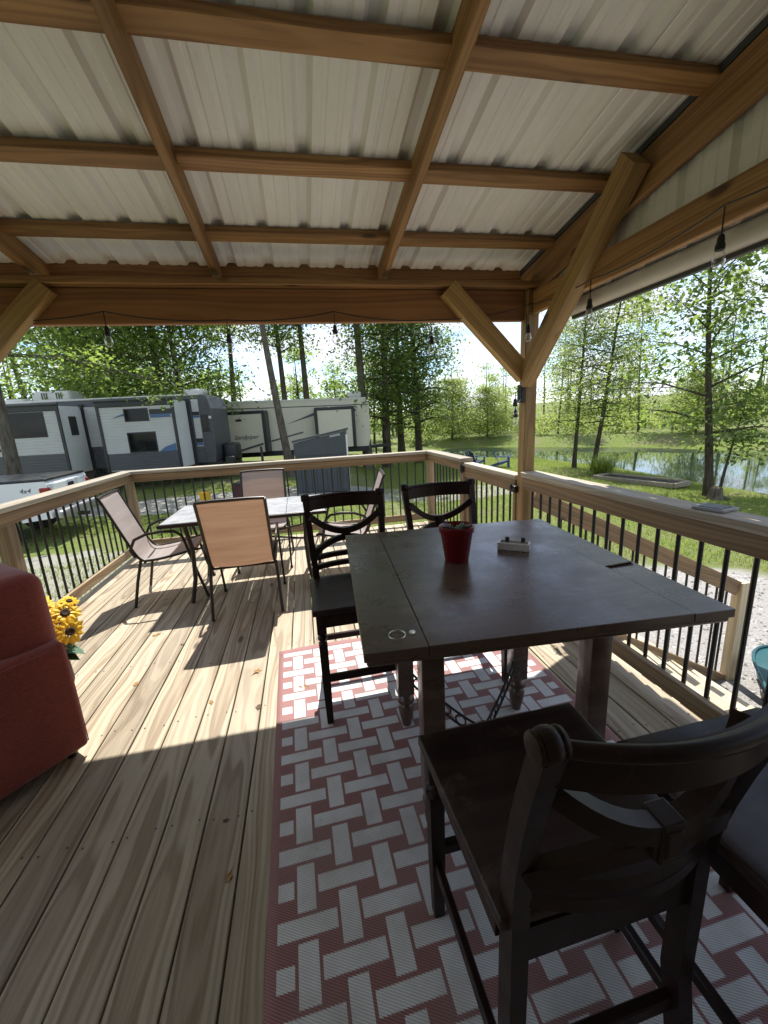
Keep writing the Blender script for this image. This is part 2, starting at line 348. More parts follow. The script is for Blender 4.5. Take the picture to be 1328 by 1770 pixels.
M_INK = plain('dark_ink', (0.03, 0.026, 0.022), 0.6)
M_TIMBER = plain('weathered_timber', (0.27, 0.23, 0.17), 0.9, 0, 0.25, 8)
M_LINER = plain('grey_liner', (0.3, 0.3, 0.31), 0.6)
def clear_glass():
    t = NT('clear_bulb_glass'); g = t.node('ShaderNodeBsdfGlossy'); g.inputs['Roughness'].default_value = 0.03
    tr = t.node('ShaderNodeBsdfTransparent'); fr = t.node('ShaderNodeLayerWeight'); fr.inputs[0].default_value = 0.35
    mx = t.node('ShaderNodeMixShader'); t.link(fr.outputs['Facing'], mx.inputs[0]); t.link(tr.outputs[0], mx.inputs[1]); t.link(g.outputs[0], mx.inputs[2]); t.link(mx.outputs[0], t.out.inputs[0]); return t.m
M_BULB = clear_glass()

# ------------------------------------------------------------------ mesh helpers
class MB:
    def __init__(s): s.v = []; s.f = []; s.uv = None
    def add(s, vs, fs):
        b = len(s.v); s.v.extend([tuple(v) for v in vs]); s.f.extend([tuple(b + i for i in f) for f in fs]); return s
    def box(s, c, size, rot=None):
        hx, hy, hz = (k / 2 for k in size); c = Vector(c)
        vs = [Vector((x * hx, y * hy, z * hz)) for x in (-1, 1) for y in (-1, 1) for z in (-1, 1)]
        if rot is not None: vs = [rot @ v for v in vs]
        return s.add([v + c for v in vs], [(0, 1, 3, 2), (4, 6, 7, 5), (0, 4, 5, 1), (2, 3, 7, 6), (0, 2, 6, 4), (1, 5, 7, 3)])
    def rbox(s, c, size, r=0.01, seg=2, rot=None):
        bm = bmesh.new(); bmesh.ops.create_cube(bm, size=1.0)
        for v in bm.verts: v.co = Vector((v.co.x * size[0], v.co.y * size[1], v.co.z * size[2]))
        bmesh.ops.bevel(bm, geom=list(bm.edges), offset=min(r, min(size) * 0.45), segments=seg, profile=0.5, affect='EDGES')
        bm.verts.index_update(); c = Vector(c)
        s.add([((rot @ v.co) if rot is not None else v.co) + c for v in bm.verts], [[v.index for v in f.verts] for f in bm.faces]); bm.free(); return s
    def beam(s, p0, p1, w, h, up=(0, 0, 1), ch=0.0):
        p0, p1 = Vector(p0), Vector(p1); x = (p1 - p0).normalized(); u = Vector(up); y = u.cross(x)
        if y.length < 1e-4: y = Vector((0, 1, 0)).cross(x)
        y.normalize(); z = x.cross(y)
        hw, hh = w / 2, h / 2
        if ch > 0: prof = [(-hw + ch, -hh), (hw - ch, -hh), (hw, -hh + ch), (hw, hh - ch), (hw - ch, hh), (-hw + ch, hh), (-hw, hh - ch), (-hw, -hh + ch)]
        else: prof = [(-hw, -hh), (hw, -hh), (hw, hh), (-hw, hh)]
        n = len(prof); vs = [p + y * a + z * b for p in (p0, p1) for a, b in prof]
        fs = [(i, (i + 1) % n, n + (i + 1) % n, n + i) for i in range(n)] + [tuple(range(n - 1, -1, -1)), tuple(range(n, 2 * n))]
        return s.add(vs, fs)
    def tube(s, pts, rad, n=8, cap=True, flat=1.0):
        pts = [Vector(p) for p in pts]; m = len(pts)
        rads = rad if isinstance(rad, (list, tuple)) else [rad] * m
        t0 = (pts[1] - pts[0]).normalized(); ref = Vector((0, 0, 1)) if abs(t0.z) < 0.9 else Vector((1, 0, 0))
        a = t0.cross(ref).normalized(); vs = []
        for i, p in enumerate(pts):
            t = (pts[min(i + 1, m - 1)] - pts[max(i - 1, 0)]).normalized()
            a = (a - t * a.dot(t)).normalized(); b = t.cross(a)
            for k in range(n):
                an = 2 * math.pi * k / n; vs.append(p + a * math.cos(an) * rads[i] + b * math.sin(an) * rads[i] * flat)
        fs = [(i * n + k, i * n + (k + 1) % n, (i + 1) * n + (k + 1) % n, (i + 1) * n + k) for i in range(m - 1) for k in range(n)]
        if cap: fs += [tuple(range(n - 1, -1, -1)), tuple((m - 1) * n + k for k in range(n))]
        return s.add(vs, fs)
    def strap(s, pts, w, h, side=(0, 0, 1)):
        """rectangular section swept along pts; h is measured along 'side', w across"""
        pts = [Vector(p) for p in pts]; m = len(pts); vs = []; sd = Vector(side)
        ws = w if isinstance(w, (list, tuple)) else [w] * m; hs = h if isinstance(h, (list, tuple)) else [h] * m
        for i, p in enumerate(pts):
            t = (pts[min(i + 1, m - 1)] - pts[max(i - 1, 0)]).normalized(); a = t.cross(sd)
            a.normalize(); b = a.cross(t).normalized()
            for x, y in ((-1, -1), (1, -1), (1, 1), (-1, 1)): vs.append(p + a * x * ws[i] / 2 + b * y * hs[i] / 2)
        fs = [(i * 4 + k, i * 4 + (k + 1) % 4, i * 4 + 4 + (k + 1) % 4, i * 4 + 4 + k) for i in range(m - 1) for k in range(4)] + [(3, 2, 1, 0), tuple((m - 1) * 4 + k for k in range(4))]
        return s.add(vs, fs)
    def lathe(s, prof, c=(0, 0, 0), n=16, axis=None):
        c = Vector(c); m = len(prof); vs = []
        for r, z in prof:
            for k in range(n):
                an = 2 * math.pi * k / n; v = Vector((r * math.cos(an), r * math.sin(an), z)); vs.append((axis @ v if axis is not None else v) + c)
        fs = [(i * n + k, i * n + (k + 1) % n, (i + 1) * n + (k + 1) % n, (i + 1) * n + k) for i in range(m - 1) for k in range(n)]
        fs += [tuple(range(n - 1, -1, -1)), tuple((m - 1) * n + k for k in range(n))]
        return s.add(vs, fs)
    def prism(s, poly, axis_vec, origin=(0, 0, 0), ex=(1, 0, 0), ey=(0, 0, 1)):
        o, ex, ey, av = Vector(origin), Vector(ex), Vector(ey), Vector(axis_vec); n = len(poly)
        a = [o + ex * x + ey * y for x, y in poly]; b = [p + av for p in a]
        return s.add(a + b, [tuple(range(n - 1, -1, -1)), tuple(range(n, 2 * n))] + [(i, (i + 1) % n, n + (i + 1) % n, n + i) for i in range(n)])
    def sheet(s, grid, thick=0.0):
        """grid[i][j] -> point; open sheet"""
        r, c = len(grid), len(grid[0]); b = len(s.v); s.v.extend(tuple(p) for row in grid for p in row)
        s.f.extend((b + i * c + j, b + i * c + j + 1, b + (i + 1) * c + j + 1, b + (i + 1) * c + j) for i in range(r - 1) for j in range(c - 1)); return s
    def mesh(s, name, smooth=False, angle=40):
        me = bpy.data.meshes.new(name); me.from_pydata(s.v, [], s.f); me.update()
        bm = bmesh.new(); bm.from_mesh(me); bmesh.ops.recalc_face_normals(bm, faces=bm.faces); bm.to_mesh(me); bm.free()
        if smooth:
            me.polygons.foreach_set('use_smooth', [True] * len(me.polygons))
            try: me.set_sharp_from_angle(angle=R(angle))
            except Exception: pass
        return me
def obj(name, me, mat=None, parent=None, loc=None, rot=None, mtx=None):
    if isinstance(me, MB): me = me.mesh(name)
    o = bpy.data.objects.new(name, me); COL.objects.link(o)
    if mat is not None and not me.materials: me.materials.append(mat)
    if parent is not None: o.parent = parent
    if mtx is not None: o.matrix_basis = mtx
    if loc is not None: o.location = loc
    if rot is not None: o.rotation_euler = rot
    return o
def part(name, mb, mat, parent, smooth=False, angle=40, **kw): return obj(name, mb.mesh(name, smooth, angle), mat, parent, **kw)
def tag(o, label, cat, group=None, kind=None):
    o['label'] = label
    if cat: o['category'] = cat
    if group: o['group'] = group
    if kind: o['kind'] = kind
    return o
def thing(name, label, cat, loc=(0, 0, 0), rz=0.0, group=None):
    o = bpy.data.objects.new(name, None); COL.objects.link(o); o.location = loc; o.rotation_euler = (0, 0, rz); o.empty_display_size = 0.2
    return tag(o, label, cat, group)
def dup(root, loc, rz, label, group=None):
    r = root.copy(); COL.objects.link(r); r.location = loc; r.rotation_euler = (0, 0, rz); r['label'] = label
    if group: r['group'] = group
    for ch in list(root.children):
        c = ch.copy(); COL.objects.link(c); c.parent = r
        for g in list(ch.children):
            d = g.copy(); COL.objects.link(d); d.parent = c
    return r
def structure(name, mb, mat, smooth=False):
    o = obj(name, mb.mesh(name, smooth) if isinstance(mb, MB) else mb, mat); o['kind'] = 'structure'; return o
_LC = {}
def lumber(name, p0, p1, w, t, mat, parent, up=(0, 0, 1), ch=0.004):
    """one stick: local X along its length so that the grain follows it"""
    p0, p1 = Vector(p0), Vector(p1); d = p1 - p0; Ln = d.length; x = d / Ln; y = Vector(up).cross(x)
    if y.length < 1e-4: y = Vector((0, 1, 0)).cross(x)
    y.normalize(); z = x.cross(y)
    key = (round(Ln, 3), w, t, ch, mat.name)
    if key not in _LC:
        me = MB().beam((-Ln / 2, 0, 0), (Ln / 2, 0, 0), w, t, ch=ch).mesh(name); me.materials.append(mat); _LC[key] = me
    m = Matrix((x, y, z)).transposed().to_4x4(); m.translation = (p0 + p1) / 2
    o = bpy.data.objects.new(name, _LC[key]); COL.objects.link(o); o.parent = parent; o.matrix_basis = m
    return o

# ------------------------------------------------------------------ ground, pond
POND = np.array([(15.0, 10.4), (14.7, 5), (16, -4), (24, -8), (34, -2), (33, 10), (27.7, 19.7), (26.7, 23.6), (25.4, 27.3), (21.4, 31.8), (19.4, 34.0), (16.8, 37.0), (13.2, 37.5), (10.6, 33.5), (12.4, 28.2), (15.0, 24.8), (15.9, 20.1), (15.7, 17.0), (15.2, 13.5)])
WATER_Z = -1.72
def pond_sd(P):
    """signed distance, negative inside"""
    A = POND; B = np.roll(POND, -1, 0); best = np.full(len(P), 1e9); inside = np.zeros(len(P), bool)
    for a, b in zip(A, B):
        e = b - a; w = P - a; t = np.clip((w @ e) / (e @ e), 0, 1); best = np.minimum(best, np.hypot(*(w - t[:, None] * e).T))
        c = ((a[1] > P[:, 1]) != (b[1] > P[:, 1])); xi = a[0] + (P[:, 1] - a[1]) / (b[1] - a[1] + 1e-12) * e[0]; inside ^= c & (P[:, 0] < xi)
    return np.where(inside, -best, best)
def sst(a, b, x): t = np.clip((x - a) / (b - a), 0, 1); return t * t * (3 - 2 * t)
def gz(P):
    P = np.atleast_2d(np.asarray(P, float)); x, y = P[:, 0], P[:, 1]
    land = -0.88 - 0.36 * sst(0.5, 4.0, x) - 0.34 * sst(6, 12, x) + 0.05 * np.sin(x * 0.7 + 1) * np.cos(y * 0.55) + 0.16 * sst(11, 16, y) * (1 - sst(-2, 6, x))
    far = sst(0, 9, (x - 17) * 0.75 + (y - 26) * 0.66 - 2.0)
    land = land + far * (0.35 + 0.045 * np.clip((x - 17) * 0.75 + (y - 26) * 0.66 - 4, 0, 120))
    sd = pond_sd(P)
    k = sst(0.0, 3.0, sd)
    return np.where(sd > 0, (WATER_Z + 0.02) * (1 - k) + land * k, WATER_Z - 0.35 * sst(0, 2.5, -sd) + 0.02)
def gz1(x, y): return float(gz([(x, y)])[0])
def build_ground():
    def axis(lo, hi):
        a = np.concatenate([np.arange(-25, 45, 0.55)]); out = [a]
        s = 0.6; v = 45.0; r = []
        while v < hi: r.append(v); s *= 1.18; v += s
        s = 0.6; v = -25.0; l = []
        while v > lo: s *= 1.18; v -= s; l.append(v)
        return np.concatenate([l[::-1], a, r, [hi]])
    xs, ys = axis(-400, 400), axis(-400, 500)
    X, Y = np.meshgrid(xs, ys, indexing='ij'); P = np.stack([X.ravel(), Y.ravel()], 1); Z = gz(P)
    n, m = len(xs), len(ys); me = bpy.data.meshes.new('ground')
    idx = np.arange(n * m).reshape(n, m); q = np.stack([idx[:-1, :-1], idx[1:, :-1], idx[1:, 1:], idx[:-1, 1:]], -1).reshape(-1, 4)
    me.from_pydata(np.column_stack([P, Z]).tolist(), [], q.tolist()); me.polygons.foreach_set('use_smooth', [True] * len(me.polygons)); me.update()
    return structure('ground', me, M_GROUND)
build_ground()
_p = [tuple(v) + (WATER_Z,) for v in (POND + (POND - POND.mean(0)) * 0.0)]
structure('pond', MB().add(_p, [tuple(range(len(_p)))]), M_WATER)

# ------------------------------------------------------------------ deck
DX0, DX1, DY0, DY1 = -2.12, 1.735, -1.45, 5.33
deck = structure('deck', MB().box(((DX0 + DX1) / 2, (DY0 + DY1) / 2, -0.14), (DX1 - DX0 - 0.12, 0.04, 0.20)), M_RAIL)
deck['label'] = 'raised timber deck of long weathered boards'
k0 = math.ceil((DX0 + 0.347) / 0.1473)
xk = -0.347 + 0.1473 * k0
bi = 0
while xk + 0.1 < DX1 + 0.06:
    w = min(0.1425, DX1 - xk)
    rj = random.Random(bi)
    lumber('deck_board', (xk + 0.0737 - 0.001, DY0, -0.0145 + rj.uniform(-0.0012, 0.0012)), (xk + 0.0737 - 0.001 + rj.uniform(-0.001, 0.001), DY1, -0.0145 + rj.uniform(-0.0012, 0.0012)), 0.1408, 0.028, M_DECK, deck, ch=0.003)
    xk += 0.1473; bi += 1
lumber('rim_joist', (DX0 + 0.03, DY0, -0.15), (DX0 + 0.03, DY1, -0.15), 0.038, 0.235, M_RAIL, deck)
lumber('rim_joist', (DX1 - 0.01, DY0, -0.15), (DX1 - 0.01, DY1, -0.15), 0.038, 0.235, M_RAIL, deck)
lumber('rim_joist', (DX0 + 0.06, DY1 - 0.03, -0.15), (DX1 - 0.04, DY1 - 0.03, -0.15), 0.038, 0.235, M_RAIL, deck)
for yy in np.arange(DY0 + 0.4, DY1 - 0.3, 0.6): lumber('joist', (DX0 + 0.06, yy, -0.125), (DX1 - 0.04, yy, -0.125), 0.038, 0.18, M_RAIL, deck)
for x in (DX0 + 0.1, DX1 - 0.1):
    for y in (-1.2, 0.3, 2.8, 5.15): lumber('pier', (x, y, gz1(x, y) - 0.1), (x, y, -0.03), 0.12, 0.12, M_RAIL, deck, up=(0, 1, 0))
nails = MB()                                                     # screw heads, two per board at each joist
for xx in np.arange(-0.347 + 0.1473 * (k0), DX1, 0.1473):
    for yy in np.arange(DY0 + 0.4, DY1 - 0.3, 0.6):
        for dx in (0.025, 0.118): nails.lathe([(0.0042, -0.0004), (0.0042, 0.0003)], (xx + dx + random.uniform(-.006, .006), yy + random.uniform(-.012, .012), 0.001), 6)
nl = part('screw_heads', nails, M_DKGREY, deck); nl['kind'] = 'stuff'

# ------------------------------------------------------------------ pavilion
pav = thing('pavilion', 'timber pavilion with ribbed metal roof over the deck', 'pavilion', (0, 0, 0))
SL = 0.165
def zb(Y): return 2.345 + SL * (2.83 - Y) if Y > -0.6 else 2.345 + SL * (2.83 + 0.6) - SL * (-0.6 - Y)
GXR, GXL = 1.69, -2.02
# posts
lumber('post', (1.655, 2.815, 0.0), (1.655, 2.815, 2.262), 0.089, 0.089, M_BRACE, pav, up=(0, 1, 0))
lumber('post', (-2.0, 2.815, 0.0), (-2.0, 2.815, 2.262), 0.089, 0.089, M_BRACE, pav, up=(0, 1, 0))
for x in (1.655, -2.0): lumber('post', (x, -2.4, 0.0), (x, -2.4, 2.35), 0.089, 0.089, M_BRACE, pav, up=(0, 1, 0))
# eave beam, top plate
lumber('beam', (-2.06, 2.835, 2.168), (1.606, 2.835, 2.168), 0.045, 0.196, M_FACE, pav)
lumber('beam', (-2.06, -2.4, 2.35), (1.72, -2.4, 2.35), 0.045, 0.18, M_FACE, pav)
lumber('top_plate', (-2.08, 2.805, 2.288), (1.735, 2.805, 2.288), 0.13, 0.038, M_BEAM, pav)
# rafters
for X in (-1.40, -0.425, 0.625):
    lumber('rafter', (X, 3.0, zb(3.0) + 0.062), (X, -0.58, zb(-0.58) + 0.062), 0.038, 0.124, M_BEAM, pav)
    lumber('rafter', (X, -0.62, zb(-0.62) + 0.062), (X, -3.4, zb(-3.4) + 0.062), 0.038, 0.124, M_BEAM, pav)
for X in (GXR, GXL):
    lumber('gable_rafter', (X, 2.98, zb(2.98) + 0.0), (X, -0.58, zb(-0.58) + 0.0), 0.038, 0.185, M_BEAM, pav)
    lumber('gable_rafter', (X, -0.62, zb(-0.62) + 0.0), (X, -3.4, zb(-3.4) + 0.0), 0.038, 0.185, M_BEAM, pav)
    lumber('tie_beam', (X - 0.03 * (1 if X > 0 else -1), 2.76, 2.175), (X - 0.03 * (1 if X > 0 else -1), -3.2, 2.175), 0.038, 0.145, M_BEAM, pav)
# purlins between the rafters
XS = [GXL, -1.40, -0.425, 0.625, GXR]
for Y in (2.62, 2.125, 1.60, 1.09, 0.58, 0.07, -0.42, -0.95, -1.5, -2.1, -2.7):
    for a, b in zip(XS[:-1], XS[1:]):
        s = SL if Y > -0.6 else -SL; z = zb(Y) + 0.105 + random.Random(Y * 9 + a).uniform(-.003, .003)
        lumber('purlin', (a + 0.0195, Y, z), (b - 0.0195, Y + random.Random(Y + b).uniform(-.006, .006), z), 0.089, 0.036, M_BEAM, pav, up=(0, s, 1))
lumber('eave_board', (-2.1, 3.0, zb(3.0) + 0.0735), (1.74, 3.0, zb(3.0) + 0.0735), 0.03, 0.149, M_BEAM, pav)
# ribbed sheets
def rib_profile(x0, x1, ref):
    xs = [(x0, 0.0)]
    k = math.floor((x0 - ref) / 0.2288) - 1
    while True:
        c = ref + 0.2288 * k
        if c - 0.12 > x1: break
        for dx, h in ((-0.038, 0), (-0.018, 0.022), (0.018, 0.022), (0.038, 0), (0.068, 0), (0.074, 0.003), (0.088, 0.003), (0.094, 0), (0.135, 0), (0.141, 0.003), (0.155, 0.003), (0.161, 0)):
            if x0 + 1e-4 < c + dx < x1 - 1e-4: xs.append((c + dx, h))
        k += 1
    xs.append((x1, 0.0)); return xs
cuts = [-2.15, -1.368, -0.453, 0.462, 1.377, 1.755]
for a, b in zip(cuts[:-1], cuts[1:]):
    for (Ya, Yb) in ((3.04, -0.6), (-0.6, -3.45)):
        o = 0.0012 if cuts.index(a) % 2 else 0.0
        pr = rib_profile(a - 0.03 * (a > -2), b, -1.254)
        ys = [Ya + (Yb - Ya) * i / 8 for i in range(9)]
        grid = [[(x, y, zb(y + (0.001 if y > 0 else -0.001) * 0) + 0.1255 + h + o) for x, h in pr] for y in ys]
        part('roof_panel', MB().sheet(grid), M_SHEET, pav)
# gable sheets
for X in (GXR + 0.034, GXL - 0.034):
    for a, b in ((2.95, 2.0), (2.0, 1.08), (1.08, 0.17), (0.17, -0.6), (-0.6, -1.6), (-1.6, -3.2)):
        pr = rib_profile(b, a, 0.11)
        part('gable_panel', MB().sheet([[(X + (h if X > 0 else -h), y, z) for y, h in pr for z in (zz,)] for zz in (2.12,)] + [[(X + (h if X > 0 else -h), y, zb(y) + 0.126) for y, h in pr]]), M_SHEET, pav)
    # dark closure strip along the roof edge
    part('edge_trim', MB().beam((X - (0.03 if X > 0 else -0.03), 3.02, zb(3.02) + 0.110), (X - (0.03 if X > 0 else -0.03), -0.58, zb(-0.58) + 0.110), 0.056, 0.029), M_DKGREY, pav)
# braces
lumber('brace', (1.605, 2.775, 1.66), (1.605, 1.87, 2.545), 0.089, 0.125, M_BRACE, pav)
lumber('brace', (1.60, 2.775, 1.70), (1.03, 2.775, 2.262), 0.075, 0.12, M_BRACE, pav, up=(1, 0, 1))
lumber('brace', (-1.95, 2.775, 1.64), (-1.315, 2.775, 2.262), 0.075, 0.10, M_BRACE, pav, up=(-1, 0, 1))

# ------------------------------------------------------------------ added unseen wall behind the viewer, keeps light out from the back
M_SIDING = plain('added_cabin_siding', (0.24, 0.22, 0.195), 0.7, 0, 0.08, 3)
cab = thing('added_cabin', 'added unseen tan lap sided wall blocking light from behind the deck', 'added building', (0, DY0 - 0.05, 0))
for i in range(19): part('siding_board', MB().prism([(0, 0), (0.02, 0.002), (0.006, 0.178), (0, 0.178)], (9.0, 0, 0), (-4.5, 0.0, -0.9 + i * 0.18), ex=(0, 1, 0)), M_SIDING, cab)
part('wall', MB().box((0, -1.5, 0.8), (9.0, 2.98, 3.4)), M_SIDING, cab)
cdr = part('door', MB().rbox((-0.9, 0.03, 1.02), (0.92, 0.045, 2.03), 0.01), M_WHITEPVC, cab); part('handle', MB().lathe([(0.03, 0), (0.03, 0.04), (0.01, 0.05)], (-0.55, 0.05, 1.0), 12, Matrix.Rotation(R(-90), 3, 'X')), M_DKGREY, cdr)
cwn = part('window', MB().rbox((0.8, 0.028, 1.4), (1.1, 0.04, 1.0), 0.01), M_WHITEPVC, cab)
for q in (0.54, 1.06): part('pane', MB().rbox((q, 0.052, 1.4), (0.46, 0.008, 0.88), 0.002), M_BLACKP, cwn)

# ------------------------------------------------------------------ railings
def railing(label, a, b, zt=1.005, posts=(), phase=0.0, inward=(1, 0, 0), cap_ext=(0.0, 0.0), capw=0.14):
    """a, b: ends on the railing's centre line (z = 0); cap board, side rail, bottom rail, black balusters, posts"""
    a, b = Vector((*a, 0)), Vector((*b, 0)); d = (b - a).normalized(); n = Vector(inward); L_ = (b - a).length
    t = thing('deck_railing', label, 'railing', (0, 0, 0), 0, 'deck railings')
    up = Vector((0, 0, 1))
    lumber('cap_board', a - d * cap_ext[0] + up * (zt - 0.019), b + d * cap_ext[1] + up * (zt - 0.019), capw, 0.038, M_CAP, t)
    lumber('side_rail', a + up * (zt - 0.0845) + n * 0.035, b + up * (zt - 0.0845) + n * 0.035, 0.036, 0.089, M_SIDE, t)
    lumber('bottom_rail', a + up * 0.115 + n * 0.012, b + up * 0.115 + n * 0.012, 0.036, 0.087, M_RAIL, t)
    ps = [Vector((*p, 0)) for p in posts]
    for p in ps: lumber('post', p + up * 0.0, p + up * (zt - 0.04), 0.088, 0.088, M_RAIL, t, up=d)
    s = phase; key = ('bal', round(zt, 3))
    if key not in _LC:
        me = MB().tube([(0, 0, 0.072), (0, 0, zt - 0.05)], 0.0098, 8).mesh('baluster', True); me.materials.append(M_BLACK); _LC[key] = me
    while s < L_ - 0.02:
        p = a + d * s - n * 0.016
        if all((p - q - (p - q).dot(n) * n).length > 0.06 for q in ps):
            o = bpy.data.objects.new('baluster', _LC[key]); COL.objects.link(o); o.parent = t; o.location = p
        s += 0.1122
    return t
RX, LX, FY = 1.655, -2.055, 5.215
railing('near right deck railing with flat cap and black balusters beside the dark table', (RX, -1.42), (RX, 2.765), posts=[(RX, -1.35), (RX, 0.2)], phase=1.163 + 1.42 - 0.1122 * 22, inward=(-1, 0, 0))
railing('left deck railing behind the grey sling chair and sunflowers', (LX, -1.42), (LX, 5.26), posts=[(LX, 5.21), (LX, 3.13), (LX, 0.9)], phase=3.312 + 1.42 - 0.1122 * 41, inward=(1, 0, 0))
railing('far deck railing in front of the trailers and charcoal shed', (LX + 0.075, FY), (RX - 0.075, FY), posts=[], phase=0.06, inward=(0, -1, 0), zt=1.003)
railing('short deck railing from the far right corner to the gate', (RX, 3.965), (RX, 5.285), posts=[(RX, 5.21), (RX, 4.0)], phase=0.10, inward=(-1, 0, 0))
gate = thing('deck_gate', 'deck gate with black latch between the roof post and short railing', 'gate', (0, 0, 0))
GY0, GY1 = 2.885, 3.92
lumber('cap_board', (RX, GY0, 0.945), (RX, GY1, 0.945), 0.10, 0.038, M_CAP, gate)
lumber('side_rail', (RX - 0.03, GY0, 0.875), (RX - 0.03, GY1, 0.875), 0.036, 0.10, M_SIDE, gate)
lumber('bottom_rail', (RX - 0.03, GY0, 0.12), (RX - 0.03, GY1, 0.12), 0.036, 0.089, M_RAIL, gate)
for y in (GY0 + 0.045, GY1 - 0.045): lumber('stile', (RX + 0.01, y, 0.08), (RX + 0.01, y, 0.922), 0.036, 0.085, M_RAIL, gate, up=(1, 0, 0))
me = MB().tube([(0, 0, 0.09), (0, 0, 0.90)], 0.0098, 8).mesh('baluster', True); me.materials.append(M_BLACK)
for i in range(7):
    o = bpy.data.objects.new('baluster', me); COL.objects.link(o); o.parent = gate; o.location = (RX + 0.006, GY0 + 0.17 + i * 0.1122, 0)
part('latch', MB().rbox((RX - 0.065, GY0 - 0.01, 0.86), (0.035, 0.085, 0.055), 0.008).tube([(RX - 0.085, GY0 - 0.01, 0.86), (RX - 0.085, GY0 - 0.01, 0.90)], 0.008), M_BLACK, gate)
part('hinge', MB().rbox((RX - 0.062, GY1 + 0.02, 0.905), (0.022, 0.075, 0.07), 0.006).tube([(RX - 0.075, GY1, 0.86), (RX - 0.075, GY1, 0.95)], 0.011), M_BLACK, gate)

# stair down to the yard
st = thing('stair', 'pale timber stair going down from the deck to the gravel', 'stair', (1.75, 2.9, 0))
for k in range(7):
    x1 = 1.88 + 0.26 * k; x0 = max(1.76, x1 - 0.275); z = -0.15 - 0.145 * k
    for j in range(2): lumber('tread', (x0 + (x1 - x0) * (0.25 + 0.5 * j) - 1.75, 2.0 - 2.9, z - 0.019), (x0 + (x1 - x0) * (0.25 + 0.5 * j) - 1.75, 3.85 - 2.9, z - 0.019), (x1 - x0) / 2 - 0.003, 0.036, M_STAIR, st)
    lumber('riser', (x1 - 0.045 - 1.75, 2.03 - 2.9, z - 0.09), (x1 - 0.045 - 1.75, 3.82 - 2.9, z - 0.09), 0.018, 0.10, M_STAIR, st)
for y in (2.035, 2.9, 3.815):
    poly = [(0.02, -0.19), (0.13 - 0.02, -0.19)]
    for k in range(7): xr = 0.13 + 0.26 * k - 0.06; zz = -0.15 - 0.145 * k - 0.04; poly += [(xr, zz), (xr, zz - 0.143)]
    poly = [(0.02, -0.19)] + [p for p in poly[2:]] + [(0.13 + 0.26 * 6 - 0.06, -1.32), (0.13 + 0.26 * 6 - 0.35, -1.32), (0.02, -0.48)]
    part('stringer', MB().prism(poly, (0, 0.036, 0), (0, y - 2.9 - 0.018, 0)), M_RAIL, st)
sr = thing('stair_railing', 'sloping stair railing with black balusters beyond the right deck railing', 'railing', (1.72, 2.815, 0))
def srz(X): return 0.79 - 0.495 * (X - 1.72)
def sbz(X): return -0.10 - 0.53 * (X - 1.72)
lumber('top_rail', (0.0, 0.0, srz(1.72)), (3.86 - 1.72, 0.0, srz(3.86)), 0.045, 0.135, M_SIDE, sr)
lumber('bottom_rail', (0.02, 0.0, sbz(1.74)), (3.86 - 1.72, 0.0, sbz(3.86)), 0.036, 0.09, M_RAIL, sr)
lumber('post', (3.905 - 1.72, 0.0, -1.4), (3.905 - 1.72, 0.0, -0.21), 0.088, 0.088, M_STAIR, sr, up=(0, 1, 0))
for i in range(17):
    X = 1.86 + i * 0.118
    part('baluster', MB().tube([(X - 1.72, 0.0, sbz(X) - 0.03), (X - 1.72, 0.0, srz(X) - 0.04)], 0.0098, 8), M_BLACK, sr, True)

# ------------------------------------------------------------------ rug
def build_rug():
    # local origin on a V bar of the pattern; slight turn and a lifted, wavy far edge
    o = thing('rug', '', 'rug')
    bpy.data.objects.remove(o)
    xs = np.linspace(-0.117, 1.385, 42); ys = np.linspace(-1.20, 1.205, 70)
    g = []
    for y in ys:
        row = []
        for x in xs:
            z = 0.0055 + 0.0012 * math.sin(x * 9 + y * 3)
            if y > 1.12: z += 0.018 * ((y - 1.12) / 0.085) ** 2 * max(0, math.sin((x + 0.1) * 4.2 + 0.4))
            if x < -0.10: z += 0.002
            row.append((x, y, z))
        g.append(row)
    top = MB().sheet(g); n = len(ys) * len(xs); c = len(xs)
    me = top.mesh('rug', True)
    r = obj('rug', me, M_RUG); r.location = (-0.128, 1.2375, 0.0); r.rotation_euler = (0, 0, R(1.55))
    sol = r.modifiers.new('thickness', 'SOLIDIFY'); sol.thickness = 0.004; sol.offset = -1
    tag(r, 'woven outdoor rug with white bars on faded red under the dark table', 'rug')
build_rug()

